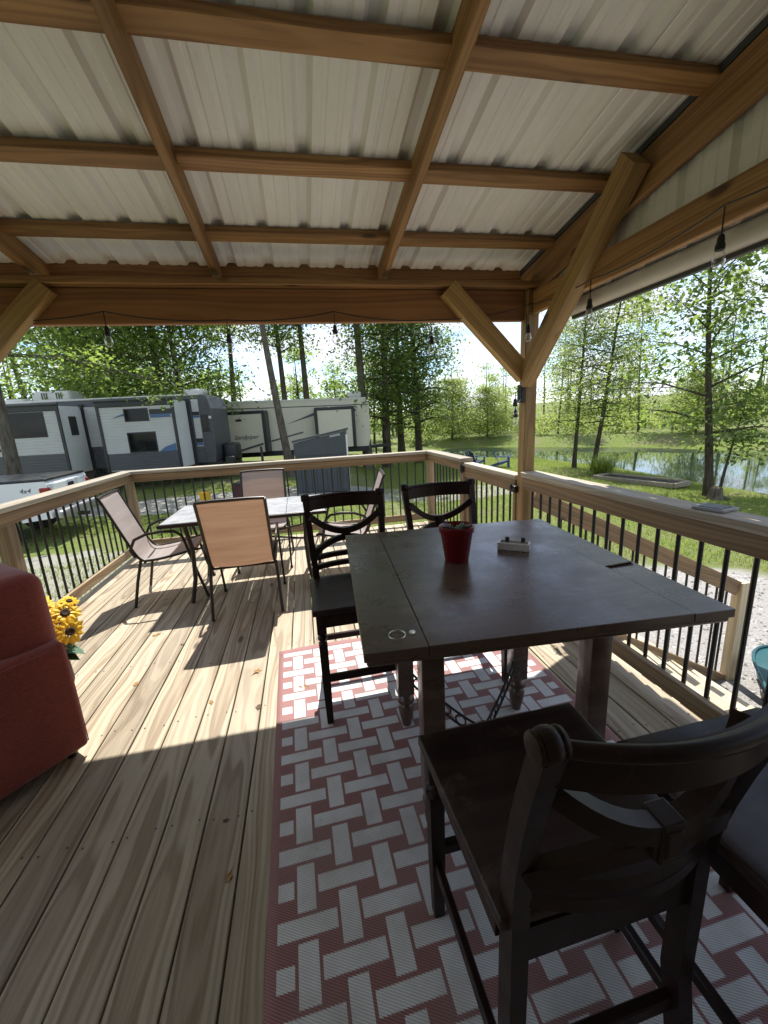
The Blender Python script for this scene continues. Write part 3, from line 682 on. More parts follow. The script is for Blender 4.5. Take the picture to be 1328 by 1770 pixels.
# ------------------------------------------------------------------ counter-height chairs
def arc(x0, x1, zf, yf, n=13): return [(x0 + (x1 - x0) * i / (n - 1), yf(-1 + 2 * i / (n - 1)), zf(-1 + 2 * i / (n - 1))) for i in range(n)]
def make_counter_chair(label, loc, rz):
    t = thing('counter_chair', label, 'chair', loc, rz, 'dark counter chairs')
    W, D = 0.225, 0.215
    # seat, slightly scooped
    g = []
    prof = MB(); nx, ny = 15, 15
    def sx(y): return 0.232 - 0.012 * (0.5 - y / (2 * D))
    top = [[(sx(y) * (-1 + 2 * i / (nx - 1)), y, 0.612 - 0.010 * max(0, 1 - (2 * i / (nx - 1) - 1) ** 2 * 1.3) * max(0, 1 - (y / D) ** 2 * 1.2)) for i in range(nx)] for y in [-D + 2 * D * j / (ny - 1) for j in range(ny)]]
    me = MB().sheet(top).mesh('seat', True)
    s = obj('seat', me, M_SEAT, t); so = s.modifiers.new('thickness', 'SOLIDIFY'); so.thickness = 0.03; so.offset = -1
    bv = s.modifiers.new('edge', 'BEVEL'); bv.width = 0.006; bv.segments = 2; bv.limit_method = 'ANGLE'; bv.angle_limit = R(50)
    for sgn in (-1, 1):
        # front leg: square with a turned bead, tapering
        lx = sgn * 0.196
        m = MB().rbox((lx, 0.188, 0.535), (0.044, 0.044, 0.095), 0.003)
        m.lathe([(0.021, 0.49), (0.014, 0.478), (0.0225, 0.468), (0.0225, 0.458), (0.015, 0.448), (0.0205, 0.43)], (lx, 0.188, 0), 14)
        m.strap([(lx, 0.188, 0.432), (lx, 0.188, 0.2), (lx, 0.188, 0.0)], [0.040, 0.038, 0.029], [0.040, 0.038, 0.029], side=(0, 1, 0))
        part('leg', m, M_CHAIR, t, True, 35)
        # rear post: floor to crest, swept back above the seat and splayed
        px = lambda z: sgn * (0.188 + 0.022 * max(0, z - 0.6) / 0.45)
        py = lambda z: -0.205 - 0.05 * max(0, (0.30 - z)) / 0.30 - 0.108 * (max(0, z - 0.60) / 0.46) ** 1.5
        zs = [0, 0.1, 0.2, 0.3, 0.45, 0.6, 0.68, 0.76, 0.84, 0.92, 0.99, 1.03]
        part('rear_post', MB().strap([(px(z), py(z), z) for z in zs], [0.033] * 12, [0.036, 0.038, 0.040, 0.042, 0.043, 0.042, 0.040, 0.038, 0.036, 0.034, 0.032, 0.031], side=(0, 1, 0)), M_CHAIR, t, True, 35)
        # scrolled, reeded cap on the post
        rot = Matrix.Rotation(R(90), 3, 'Y')
        m = MB().lathe([(0.010, -0.023), (0.020, -0.021), (0.0215, -0.016), (0.0185, -0.013), (0.0225, -0.008), (0.0235, 0), (0.0225, 0.008), (0.0185, 0.013), (0.0215, 0.016), (0.020, 0.021), (0.010, 0.023)], (px(1.04), py(1.04) + 0.004, 1.040), 16, rot)
        part('scroll_cap', m, M_CHAIR, t, True, 50)
        part('side_stretcher', MB().beam((sgn * 0.197, 0.186, 0.20), (sgn * 0.198, -0.20, 0.20), 0.02, 0.032, ch=0.003), M_CHAIR, t)
        part('apron', MB().beam((sgn * 0.199, 0.165, 0.548), (sgn * 0.2, -0.18, 0.548), 0.02, 0.062), M_CHAIR, t)
    PY = lambda z: -0.205 - 0.108 * (max(0, z - 0.60) / 0.46) ** 1.5
    bow = 0.048
    def crest(z, h, th, x=0.192, zf=lambda s: 0.0):
        return [(x * s, PY(z) - bow * (1 - s * s), z + zf(s)) for s in [-1 + i / 9 for i in range(19)]]
    # crest rail: rolled top over a broad curved slat
    part('crest_rail', MB().strap(crest(1.000, 0.1, 0.02), 0.016, 0.062, side=(0, 0, 1)).tube([(x, y - 0.003, z) for x, y, z in crest(1.036, 0.1, 0.02)], 0.0115, 12), M_CHAIR, t, True, 50)
    part('upper_curve', MB().strap(crest(0.838, 0, 0, zf=lambda s: 0.105 * s * s), 0.028, 0.034, side=(0, 0, 1)), M_CHAIR, t, True, 40)
    part('lower_curve', MB().strap(crest(0.802, 0, 0, zf=lambda s: -0.068 * s * s), 0.024, 0.032, side=(0, 0, 1)), M_CHAIR, t, True, 40)
    yb = PY(0.82) - bow
    part('centre_block', MB().rbox((0, yb, 0.822), (0.052, 0.034, 0.062), 0.003).rbox((0, yb, 0.822), (0.040, 0.042, 0.072), 0.003).rbox((0, yb, 0.822), (0.030, 0.048, 0.048), 0.004), M_CHAIR, t)
    part('back_slat', MB().strap(crest(0.716, 0, 0), 0.024, 0.028, side=(0, 0, 1)), M_CHAIR, t, True, 40)
    part('back_slat', MB().strap(crest(0.664, 0, 0), 0.024, 0.028, side=(0, 0, 1)), M_CHAIR, t, True, 40)
    part('apron', MB().beam((-0.175, 0.192, 0.548), (0.175, 0.192, 0.548), 0.02, 0.062), M_CHAIR, t)
    part('apron', MB().beam((-0.18, -0.207, 0.54), (0.18, -0.207, 0.54), 0.02, 0.078), M_CHAIR, t)
    part('front_stretcher', MB().beam((-0.178, 0.187, 0.245), (0.178, 0.187, 0.245), 0.024, 0.036, ch=0.004), M_CHAIR, t)
    part('rear_stretcher', MB().beam((-0.18, -0.212, 0.235), (0.18, -0.212, 0.235), 0.022, 0.034, ch=0.003), M_CHAIR, t)
    return t
ch0 = make_counter_chair('nearest dark wood counter chair with scrolled back turned to the viewer', (0.464, 0.683, 0.006), R(1.3))
dup(ch0, (0.945, 0.535, 0.006), R(1.0), 'dark counter chair cut off at the right edge, only its worn seat showing')
dup(ch0, (0.197, 1.925, 0.006), R(181.0), 'dark counter chair at the far left of the table, with its seat in view')
dup(ch0, (0.772, 1.985, 0.006), R(180.5), 'dark counter chair behind the table with its seat hidden behind the red pot')

# ------------------------------------------------------------------ counter-height table
tb = thing('dining_table', 'square dark wood counter table with iron scroll stretcher', 'table', (0.634, 1.357, 0.006), R(-3.6))
HX, HY, TZ = 0.507, 0.525, 0.894
def slab(x0, x1, y0, y1, dz=0.0): return MB().rbox(((x0 + x1) / 2, (y0 + y1) / 2, TZ - 0.0125 + dz), (x1 - x0, y1 - y0, 0.025), 0.0015, 1)
part('leaf', slab(-HX, -0.345, -HY, HY), M_TABLE, tb); part('leaf', slab(0.385, HX, -HY, HY, -0.0012), M_TABLE, tb)
part('tabletop', slab(-0.3435, 0.3835, -HY, HY, 0.0006), M_TABLE, tb)
part('edge_moulding', MB().rbox((0, 0, TZ - 0.034), (2 * HX - 0.012, 2 * HY - 0.012, 0.020), 0.008, 3), M_TABLE, tb)
part('lifted_veneer', MB().add([(0.39, -0.155, TZ), (0.50, -0.14, TZ), (0.50, -0.158, TZ + 0.006), (0.40, -0.172, TZ + 0.004), (0.39, -0.155, TZ + 0.001), (0.50, -0.14, TZ + 0.001), (0.50, -0.158, TZ + 0.0072), (0.40, -0.172, TZ + 0.0052)], [(0, 1, 2, 3), (4, 5, 6, 7), (0, 1, 5, 4), (1, 2, 6, 5), (2, 3, 7, 6), (3, 0, 4, 7)]), M_TABLE, tb)
for a, b in (((-0.30, -0.29), (0.30, -0.29)), ((-0.30, 0.28), (0.30, 0.28)), ((-0.29, -0.29), (-0.29, 0.28)), ((0.29, -0.29), (0.29, 0.28))):
    part('apron', MB().beam((*a, 0.80), (*b, 0.80), 0.022, 0.095), M_TABLE, tb)
LEGS = [(-0.285, -0.275), (0.285, -0.275), (-0.285, 0.255), (0.272, 0.255)]
for x, y in LEGS:
    m = MB().rbox((x, y, 0.52), (0.074, 0.074, 0.68), 0.005)
    m.lathe([(0.030, 0.182), (0.024, 0.170), (0.037, 0.158), (0.041, 0.145), (0.041, 0.135), (0.028, 0.122), (0.034, 0.112), (0.037, 0.095), (0.033, 0.06), (0.024, 0.02), (0.021, 0.0)], (x, y, 0), 20)
    part('leg', m, M_TABLE, tb, True, 40)
def iron_scroll(a, b):
    m = MB(); a, b = Vector((*a, 0)), Vector((*b, 0)); n = 25
    zc = lambda s: 0.10 + 0.16 * abs(2 * s - 1) ** 1.6
    for off in (0.0, 0.055): m.tube([a.lerp(b, i / (n - 1)) + Vector((0, 0, zc(i / (n - 1)) + off)) for i in range(n)], 0.0055, 8)
    d = (b - a).normalized()
    for k in range(10):
        s = 0.09 + 0.82 * k / 9
        if abs(s - 0.5) < 0.03: continue
        c = a.lerp(b, s) + Vector((0, 0, zc(s) + 0.0275))
        m.tube([c + d * 0.024 * math.cos(q * 0.5236) + Vector((0, 0, 0.024 * math.sin(q * 0.5236))) for q in range(13)], 0.004, 6)
    return m
part('iron_stretcher', iron_scroll(LEGS[0], LEGS[3]), M_IRON, tb, True, 60)
part('iron_stretcher', iron_scroll(LEGS[1], LEGS[2]), M_IRON, tb, True, 60)
part('iron_hub', MB().lathe([(0.03, 0.09), (0.03, 0.17), (0.012, 0.185)], (0, -0.01, 0), 14), M_IRON, tb, True)
TOPZ = TZ + 0.006 + 0.0006

pot = thing('flower_pot', 'red tapered flower pot with a small plant on the table', 'flower pot', (0.543, 1.405, TOPZ))
part('pot_body', MB().lathe([(0.043, 0.0), (0.045, 0.003), (0.061, 0.112), (0.066, 0.116), (0.067, 0.138), (0.064, 0.140), (0.059, 0.136), (0.056, 0.115), (0.03, 0.11)], n=32), M_POT, pot, True, 50)
part('soil', MB().lathe([(0.056, 0.112), (0.05, 0.121), (0.02, 0.126)], n=20), M_SOIL, pot, True)
m = MB(); rr = random.Random(3)
for c in ((0.005, -0.01), (0.03, 0.012), (-0.022, 0.016)):
    for k in range(11):
        an = k * 2.4; tl = 0.2 + 0.09 * k; L_ = 0.022
        dr = Vector((math.cos(an) * math.sin(tl), math.sin(an) * math.sin(tl), math.cos(tl)))
        p0 = Vector((c[0], c[1], 0.122)); m.tube([p0, p0 + dr * L_ * 0.6, p0 + dr * L_], [0.003, 0.005, 0.001], 6)
part('plant', m, M_SUCC, pot, True)

ash = thing('ashtray', 'small white rectangular ashtray with dark stubs on the table', 'ashtray', (0.808, 1.448, TOPZ), R(-36))
m = MB().rbox((0, 0, 0.005), (0.125, 0.055, 0.010), 0.003)
for y in (-0.0235, 0.0235): m.rbox((0, y, 0.018), (0.125, 0.009, 0.026), 0.003)
for x in (-0.058, 0.058): m.rbox((x, 0, 0.018), (0.009, 0.046, 0.026), 0.003)
for x in (-0.02, 0.022): m.rbox((x, 0, 0.015), (0.010, 0.044, 0.016), 0.003)
part('tray', m, M_CERAMIC, ash)
for x, y in ((-0.028, 0.006), (0.034, 0.012)):
    part('stub', MB().lathe([(0.0075, 0), (0.009, 0.012), (0.007, 0.018), (0.002, 0.02)], (x, y, 0.029), 10), M_BLACKP, ash, True)
ring = thing('drink_coaster', 'small clear ring shaped coaster near the table corner', 'coaster', (0.192, 0.925, TOPZ))
part('ring', MB().tube([(0.022 * math.cos(a), 0.022 * math.sin(a), 0.003) for a in [i * 0.2618 for i in range(25)]], 0.0016, 6), M_BULB, ring, True)
part('droplet', MB().lathe([(0.009, 0), (0.008, 0.003), (0.003, 0.005)], (0.042, 0.006, 0), 10), M_BULB, ring, True)
bk = thing('tile', 'thin grey square tile lying on the right railing cap', 'tile', (1.675, 1.355, 1.006), R(12))
part('plate', MB().rbox((0, 0, 0.006), (0.11, 0.12, 0.011), 0.002), M_LINER, bk)
part('raised_rim', MB().rbox((0, 0, 0.0125), (0.085, 0.09, 0.003), 0.001), M_DKGREY, bk)

# ------------------------------------------------------------------ patio set
def sling_path(n=30):
    """(y, z) along the sling, from the front lip over the seat and up the reclined back"""
    P = [(0.26, 0.425), (0.245, 0.438), (0.15, 0.418), (0.0, 0.395), (-0.12, 0.388), (-0.175, 0.405), (-0.215, 0.47), (-0.275, 0.63), (-0.335, 0.80), (-0.375, 0.91), (-0.392, 0.945)]
    out = []
    for i in range(len(P) - 1):
        p0, p1, p2, p3 = P[max(i - 1, 0)], P[i], P[i + 1], P[min(i + 2, len(P) - 1)]
        for k in range(4):
            t = k / 4
            out.append(tuple(0.5 * (2 * p1[j] + (p2[j] - p0[j]) * t + (2 * p0[j] - 5 * p1[j] + 4 * p2[j] - p3[j]) * t * t + (3 * p1[j] - p0[j] - 3 * p2[j] + p3[j]) * t ** 3) for j in (0, 1)))
    return out + [P[-1]]
SP = sling_path()
def make_sling_chair(label, loc, rz, mat):
    t = thing('sling_chair', label, 'chair', loc, rz, 'sling patio chairs')
    me = bpy.data.meshes.new('sling'); vs = []; uv = []; n = len(SP); w = 0.228
    for i, (y, z) in enumerate(SP):
        for j in range(9):
            x = -w + 2 * w * j / 8; sag = 0.012 * (1 - (x / w) ** 2); vs.append((x, y - sag * 0.4, z - sag * (1 if z < 0.47 else 0.3))); uv.append((j / 8, i / (n - 1)))
    fs = [(i * 9 + j, i * 9 + j + 1, i * 9 + 10 + j, i * 9 + 9 + j) for i in range(n - 1) for j in range(8)]
    me.from_pydata(vs, [], fs); l = me.uv_layers.new(name='UVMap')
    for p in me.polygons:
        for li in p.loop_indices: l.data[li].uv = uv[me.loops[li].vertex_index]
    me.polygons.foreach_set('use_smooth', [True] * len(me.polygons)); me.materials.append(mat)
    obj('sling', me, mat, t)
    for s in (-1, 1):
        part('side_rail', MB().tube([(s * 0.236, y, z) for y, z in SP], 0.0115, 8), M_BRONZE, t, True, 60)
        # arm and front leg in one bent tube, rear leg
        part('arm_leg', MB().tube([(s * 0.262, 0.30, 0.0), (s * 0.262, 0.245, 0.22), (s * 0.262, 0.185, 0.50), (s * 0.262, 0.165, 0.575), (s * 0.265, 0.12, 0.618), (s * 0.268, 0.02, 0.632), (s * 0.268, -0.10, 0.622), (s * 0.265, -0.19, 0.585), (s * 0.255, -0.235, 0.50), (s * 0.245, -0.21, 0.43)], 0.0125, 10, flat=0.8), M_BRONZE, t, True, 60)
        part('rear_leg', MB().tube([(s * 0.245, -0.175, 0.40), (s * 0.255, -0.225, 0.22), (s * 0.262, -0.275, 0.0)], 0.0125, 10), M_BRONZE, t, True, 60)
        part('foot_cap', MB().lathe([(0.014, 0), (0.016, 0.006), (0.015, 0.022)], (s * 0.262, 0.299, 0.0), 10), M_BLACKP, t, True)
    part('crossbar', MB().tube([(-0.236, 0.19, 0.405), (0.236, 0.19, 0.405)], 0.010, 8), M_BRONZE, t, True); part('crossbar', MB().tube([(-0.24, -0.15, 0.375), (0.24, -0.15, 0.375)], 0.010, 8), M_BRONZE, t, True)
    part('top_bar', MB().tube([(-0.236, -0.393, 0.945), (-0.12, -0.398, 0.951), (0.12, -0.398, 0.951), (0.236, -0.393, 0.945)], 0.0115, 8), M_BRONZE, t, True)
    return t
sc0 = make_sling_chair('grey sling patio chair on the left, seen from its side', (-1.27, 3.80, 0.0), R(-84), M_SLING)
make_sling_chair('sling patio chair with painted backlit glow, its back to the viewer', (-0.545, 3.33, 0.0), R(0.5), M_SLING_BACKLIT)
dup(sc0, (-0.49, 4.36, 0.0), R(179), 'grey sling patio chair behind the patio table against the far railing')
dup(sc0, (0.33, 3.86, 0.0), R(84), 'grey sling patio chair on the right, half hidden by a dark counter chair')
pt = thing('patio_table', 'pale stone topped patio table with dark metal legs', 'table', (-0.53, 3.79, 0.0), R(0.5))
m = MB(); 
for i in range(4):
    for j in range(2):
        part('top_tile', MB().rbox((-0.66 + 0.165 + i * 0.33, -0.39 + 0.195 + j * 0.39, 0.712), (0.327, 0.387, 0.014), 0.003), M_STONE, pt)
part('rim', MB().rbox((0, -0.395, 0.700), (1.33, 0.018, 0.03), 0.004).rbox((0, 0.395, 0.700), (1.33, 0.018, 0.03), 0.004).rbox((-0.665, 0, 0.700), (0.018, 0.808, 0.03), 0.004).rbox((0.665, 0, 0.700), (0.018, 0.808, 0.03), 0.004), M_BRONZE, pt)
for sx in (-1, 1):
    for sy in (-1, 1):
        part('leg', MB().tube([(sx * 0.50, sy * 0.30, 0.69), (sx * 0.47, sy * 0.27, 0.45), (sx * 0.48, sy * 0.29, 0.2), (sx * 0.52, sy * 0.33, 0.0)], 0.018, 10), M_BRONZE, pt, True)
part('crossbar', MB().tube([(-0.47, -0.27, 0.45), (0.47, 0.27, 0.45)], 0.009, 8).tube([(-0.47, 0.27, 0.45), (0.47, -0.27, 0.45)], 0.009, 8), M_BRONZE, pt, True)

# ------------------------------------------------------------------ red armchair
def soft_box(c, size, r, puff=0.02, seg=4, rot=None, sub=6):
    bm = bmesh.new(); bmesh.ops.create_cube(bm, size=1.0)
    for v in bm.verts: v.co = Vector((v.co.x * size[0], v.co.y * size[1], v.co.z * size[2]))
    bmesh.ops.bevel(bm, geom=list(bm.edges), offset=r, segments=seg, profile=0.5, affect='EDGES')
    bmesh.ops.subdivide_edges(bm, edges=[e for e in bm.edges if e.calc_length() > min(size) * 0.45], cuts=sub, use_grid_fill=True)
    for v in bm.verts:
        q = [abs(v.co[i]) / (size[i] / 2) for i in range(3)]
        for i in range(3):
            if q[i] > 0.9:
                o = [j for j in range(3) if j != i]; k = max(0, 1 - q[o[0]] ** 2) * max(0, 1 - q[o[1]] ** 2)
                v.co[i] += math.copysign(puff * k, v.co[i])
        if rot is not None: v.co = rot @ v.co
        v.co += Vector(c)
    m = MB(); bm.verts.index_update(); m.add([v.co for v in bm.verts], [[v.index for v in f.verts] for f in bm.faces]); bm.free(); return m
fdir = math.atan2(-0.76, -0.65)
ac_rot = Matrix.Rotation(fdir, 3, 'Z')
# local +x = facing, +y = its left arm (the one turned to the camera); rear left floor corner at (-1.11, 1.83)
org = Vector((-1.10, 1.835, 0)) - ac_rot @ Vector((-0.43, 0.43, 0))
arm = thing('armchair', 'red upholstered armchair at the left edge', 'armchair', (org.x, org.y, 0), fdir)
for s, lab in ((1, None), (-1, None)):
    part('arm', soft_box((0.0, s * 0.345, 0.315), (0.86, 0.18, 0.53), 0.022, 0.012), M_RED, arm, True, 60)
part('backrest', soft_box((-0.32, 0, 0.56), (0.24, 0.74, 0.66), 0.055, 0.02, rot=None), M_RED, arm, True, 60)
part('back_cushion', soft_box((-0.16, 0, 0.62), (0.20, 0.50, 0.46), 0.07, 0.05, rot=Matrix.Rotation(R(-12), 3, 'Y')), M_RED, arm, True, 60)
part('seat_cushion', soft_box((0.10, 0, 0.40), (0.60, 0.49, 0.17), 0.05, 0.03), M_RED, arm, True, 60)
part('base', MB().rbox((0.02, 0, 0.17), (0.76, 0.52, 0.22), 0.02), M_RED, arm)
for x in (-0.38, 0.38):
    for y in (-0.36, 0.36): part('foot', MB().lathe([(0.02, 0), (0.028, 0.05)], (x, y, 0), 10), M_BLACKP, arm)
m = MB()
for s in (1,):
    pts = [(0.40, 0.436, 0.562), (-0.40, 0.436, 0.562)]; m.tube(pts, 0.005, 6)
    m.tube([(-0.432, 0.41, 0.06), (-0.432, 0.41, 0.56)], 0.005, 6)
part('piping', m, M_RED, arm, True)

# ------------------------------------------------------------------ sunflowers
sf = thing('sunflower_bouquet', 'artificial sunflowers in a dark vase between armchair and left railing', 'flowers', (-1.525, 2.42, 0.0))
part('vase', MB().lathe([(0.06, 0), (0.075, 0.05), (0.07, 0.15), (0.05, 0.2), (0.055, 0.22)], n=20), M_DKGREY, sf, True)
rr = random.Random(11)
def flower(c, nrm, r):
    r = r * 0.98; nrm = nrm.normalized(); a = nrm.orthogonal().normalized(); b = nrm.cross(a); m = MB()
    for lay, (nn, rad, lift) in enumerate(((13, r, 0.002), (11, r * 0.82, 0.012))):
        for k in range(nn):
            an = 2 * math.pi * (k + 0.5 * lay) / nn + rr.uniform(-.1, .1); d = a * math.cos(an) + b * math.sin(an); e = nrm.cross(d); R_ = rad * rr.uniform(0.9, 1.08); wv = R_ * 0.25; up = rr.uniform(-.1, .35)
            p = [c + d * R_ * 0.25 + nrm * lift, c + d * R_ * 0.62 + e * wv + nrm * (lift + R_ * 0.12 * up), c + d * R_ + nrm * (lift + R_ * 0.3 * up), c + d * R_ * 0.62 - e * wv + nrm * (lift + R_ * 0.12 * up), c + d * R_ * 0.6 + nrm * (lift + 0.006)]
            m.add(p, [(0, 1, 4), (1, 2, 4), (2, 3, 4), (3, 0, 4)])
    f = part('flower_head', m, M_PETAL, sf)
    rot = nrm.to_track_quat('Z', 'Y').to_matrix()
    part('centre', MB().lathe([(r * 0.29, 0.006), (r * 0.29, 0.016), (r * 0.2, 0.021), (r * 0.08, 0.018)], c, 14, rot), M_SEED, f, True)
    part('stem', MB().tube([Vector((0, 0, 0.2)), (Vector((0, 0, 0.2)) + c) / 2 + Vector((0, 0, 0.04)), c - nrm * 0.004], 0.004, 6), M_FLEAF, sf, True)
for c, nv, r in (((0.02, -0.06, 0.44), (0.3, -0.8, 0.5), 0.085), ((0.10, 0.02, 0.46), (0.6, -0.5, 0.6), 0.085), ((-0.03, 0.05, 0.50), (0.1, -0.5, 0.9), 0.08), ((0.05, -0.10, 0.33), (0.4, -0.9, 0.2), 0.085), ((0.13, -0.03, 0.37), (0.8, -0.6, 0.3), 0.085), ((-0.08, -0.08, 0.42), (-0.2, -0.9, 0.5), 0.06), ((0.10, 0.08, 0.50), (0.5, -0.2, 0.9), 0.055)):
    flower(Vector(c), Vector(nv), r)
for k in range(12):
    an = rr.uniform(-1.9, 1.2); L_ = rr.uniform(0.10, 0.17); d = Vector((math.cos(an), math.sin(an), rr.uniform(-0.35, 0.3))); c = Vector((0.03, -0.02, rr.uniform(0.22, 0.30))); e = Vector((-math.sin(an), math.cos(an), 0.2)) * L_ * 0.27
    part('leaf', MB().add([c, c + d * L_ * 0.5 + e, c + d * L_ - Vector((0, 0, 0.03)), c + d * L_ * 0.5 - e, c + d * L_ * 0.5 + Vector((0, 0, -0.012))], [(0, 1, 4), (1, 2, 4), (2, 3, 4), (3, 0, 4)]), M_FLEAF2 if k % 4 == 0 else M_FLEAF, sf)

# ------------------------------------------------------------------ fallen leaves
def leaf_litter():
    rr = random.Random(5)
    spots = [(455, 1160), (185, 1190), (345, 1105), (440, 1222), (413, 1163), (380, 1207), (535, 1205), (210, 1070), (300, 1060), (285, 1085), (250, 1035), (190, 1145), (225, 1195), (405, 1475), (380, 1615), (150, 1120), (280, 1180)]
    pts = [(-0.40, 2.28), (-0.62, 2.06), (-0.36, 1.95), (-0.13, 2.05), (-1.18, 2.95), (-1.5, 3.25), (-0.95, 2.75), (-0.7, 2.45), (-1.3, 3.6), (-1.6, 4.2), (-0.2, 4.5), (-1.1, 2.35), (-1.0, 4.7), (0.6, 4.6), (-0.42, 1.33), (-0.375, 1.12), (-0.55, 3.3), (-1.75, 2.75)]
    proto = []
    for v in range(3):
        m = MB(); n = 10; ring = []
        for k in range(n):
            a = 2 * math.pi * k / n; r = 0.5 * (1 if k % 2 == 0 else 0.55 + 0.1 * v) * (1.25 if k == 0 else 1); ring.append((r * math.cos(a), 0.75 * r * math.sin(a), 0.10 * math.sin(a * 2 + v) + 0.12))
        m.add([(0, 0, 0.03)] + ring, [(0, 1 + k, 1 + (k + 1) % n) for k in range(n)]); m.tube([(0.5, 0, 0.1), (0.85, 0.05, 0.02)], 0.018, 4)
        proto.append((m.mesh('fallen_leaf'), m.mesh('fallen_leaf')))
        proto[-1][0].materials.append(M_DRY); proto[-1][1].materials.append(M_DRYD)
    for i, (x, y) in enumerate(pts):
        s = rr.uniform(0.022, 0.042) if i not in (0, 3, 4) else 0.06
        big = i in (0, 3, 4)
        o = bpy.data.objects.new('fallen_leaf', proto[i % 3][0 if big or i % 2 else 1]); COL.objects.link(o)
        o.location = (x, y, 0.0008 if i != 3 else 0.008); o.scale = (s, s, s * 0.5); o.rotation_euler = (0, 0, rr.uniform(0, 6.3))
        tag(o, {0: 'largest dry tan leaf on the sunlit deck left of the rug', 3: 'dry leaf lying on the far left corner of the rug', 4: 'dry brown leaf near the legs of the left sling chair'}.get(i, 'small curled dry leaf lying on the deck floor'), 'leaf', 'fallen leaves on the deck')
leaf_litter()

# ------------------------------------------------------------------ string lights, shade
def socket(c, parent, drop=0.07, s=1.0):
    """c: hook point on the cable"""
    c = Vector(c)
    a = part('socket', MB().tube([c, c - Vector((0, 0, drop))], 0.0028, 6).lathe([(0.008, 0), (0.012, -0.012), (0.013, -0.03), (0.0165, -0.036), (0.0165, -0.052), (0.012, -0.055)], c - Vector((0, 0, drop)), 12), M_BLACKP, parent, True, 40)
    part('bulb', MB().lathe([(0.010, -0.052), (0.016, -0.062), (0.021, -0.078), (0.0215, -0.090), (0.018, -0.104), (0.010, -0.113), (0.002, -0.116)], c - Vector((0, 0, drop)), 14), M_BULB, a, True)
def strand(pts, hang, parent, drop=0.07):
    P = []
    for p, q in zip(pts[:-1], pts[1:]):
        p, q = Vector(p), Vector(q); sag = 0.10 * (q - p).length ** 2 * 0.35 + 0.008
        for k in range(8): t = k / 8; P.append(p.lerp(q, t) - Vector((0, 0, sag * 4 * t * (1 - t))))
    P.append(Vector(pts[-1])); part('cable', MB().tube(P, 0.0032, 6), M_BLACKP, parent, True)
    for h in hang: socket(h, parent, drop)
sl1 = thing('string_lights', 'black string lights hung along the eave beam in front', 'string lights')
strand([(-1.9, 2.79, 2.10), (-1.055, 2.79, 2.135), (-0.385, 2.79, 2.085), (0.27, 2.79, 2.13), (0.92, 2.79, 2.075), (1.60, 2.755, 2.155)], [(-1.055, 2.785, 2.13), (-0.385, 2.785, 2.08), (0.27, 2.785, 2.125), (0.915, 2.785, 2.05)], sl1, 0.075)
sl2 = thing('string_lights', 'black string lights hung along the right gable beam', 'string lights')
strand([(1.60, 2.75, 2.16), (1.585, 2.10, 2.115), (1.58, 1.39, 2.14), (1.585, 0.6, 2.16), (1.60, -0.4, 2.12)], [(1.605, 2.745, 2.12), (1.585, 2.10, 2.11), (1.58, 1.39, 2.135), (1.585, 0.6, 2.155)], sl2, 0.09)
sl3 = thing('hanging_lights', 'loose bunch of black light sockets and plug on the roof post', 'string lights')
part('plug_box', MB().rbox((1.592, 2.80, 1.575), (0.035, 0.06, 0.13), 0.008), M_BLACKP, sl3)
part('cable', MB().tube([(1.60, 2.765, 2.10), (1.600, 2.765, 1.9), (1.595, 2.765, 1.62)], 0.0035, 6).tube([(1.585, 2.77, 1.56), (1.55, 2.76, 1.60), (1.525, 2.755, 1.58)], 0.003, 6).tube([(1.585, 2.77, 1.55), (1.56, 2.76, 1.52), (1.528, 2.755, 1.50)], 0.003, 6), M_BLACKP, sl3, True)
socket((1.522, 2.755, 1.585), sl3, 0.045); socket((1.527, 2.755, 1.503), sl3, 0.04)
shd = thing('rolled_shade', 'rolled up beige sun shade hung outside the right gable beam', 'sun shade', (1.80, 0, 2.085))
part('roll', MB().tube([(0, 2.56, 0), (0, -1.35, 0)], 0.047, 20), M_WHITEPVC, shd, True, 60)
part('bottom_bar', MB().rbox((0.012, 0.605, -0.056), (0.03, 3.89, 0.022), 0.004), M_DKGREY, shd)
part('head_rail', MB().rbox((-0.03, 0.605, 0.058), (0.075, 3.91, 0.02), 0.003), M_WHITEPVC, shd)
for y in (2.5, 1.2, -0.05, -1.3): part('bracket', MB().rbox((-0.055, y, 0.05), (0.05, 0.03, 0.05), 0.003), M_DKGREY, shd)

# things on the stair and beyond
pk = thing('pink_glove', 'crumpled pink and black gloves on the stair', 'gloves', (2.275, 2.125, -0.440), 0.4)
part('pink_cloth', soft_box((0, 0, 0.028), (0.12, 0.09, 0.055), 0.02, 0.012), M_PINK, pk, True, 70)
part('black_cuff', soft_box((0.06, 0.055, 0.03), (0.06, 0.05, 0.05), 0.015, 0.008), M_BLACKP, pk, True, 70)
sl = thing('solar_light', 'small black solar light on the stair behind the pink gloves', 'lamp', (2.25, 2.36, -0.440))
part('base', MB().lathe([(0.035, 0), (0.035, 0.012), (0.012, 0.018), (0.012, 0.06)], n=12), M_BLACKP, sl)
part('head', MB().rbox((0, 0, 0.075), (0.085, 0.07, 0.03), 0.006), M_BLACKP, sl)
tub = thing('plastic_boat', 'teal and dark grey plastic boat lying by the foot of the stair', 'boat', (4.02, 2.20, gz1(4.0, 2.2)), R(48))
def hull(z0, z1, w0, w1, L0, L1, n=18):
    m = MB(); ra = []
    for z, w, l in ((z0, w0, L0), (z1, w1, L1)):
        ring = []
        for k in range(n):
            a = 2 * math.pi * k / n; x = math.copysign(abs(math.cos(a)) ** 0.6, math.cos(a)) * l; y = math.copysign(abs(math.sin(a)) ** 0.8, math.sin(a)) * w; ring.append((x, y, z))
        ra += ring
    m.add(ra, [(k, (k + 1) % n, n + (k + 1) % n, n + k) for k in range(n)] + [tuple(range(n - 1, -1, -1))]); return m
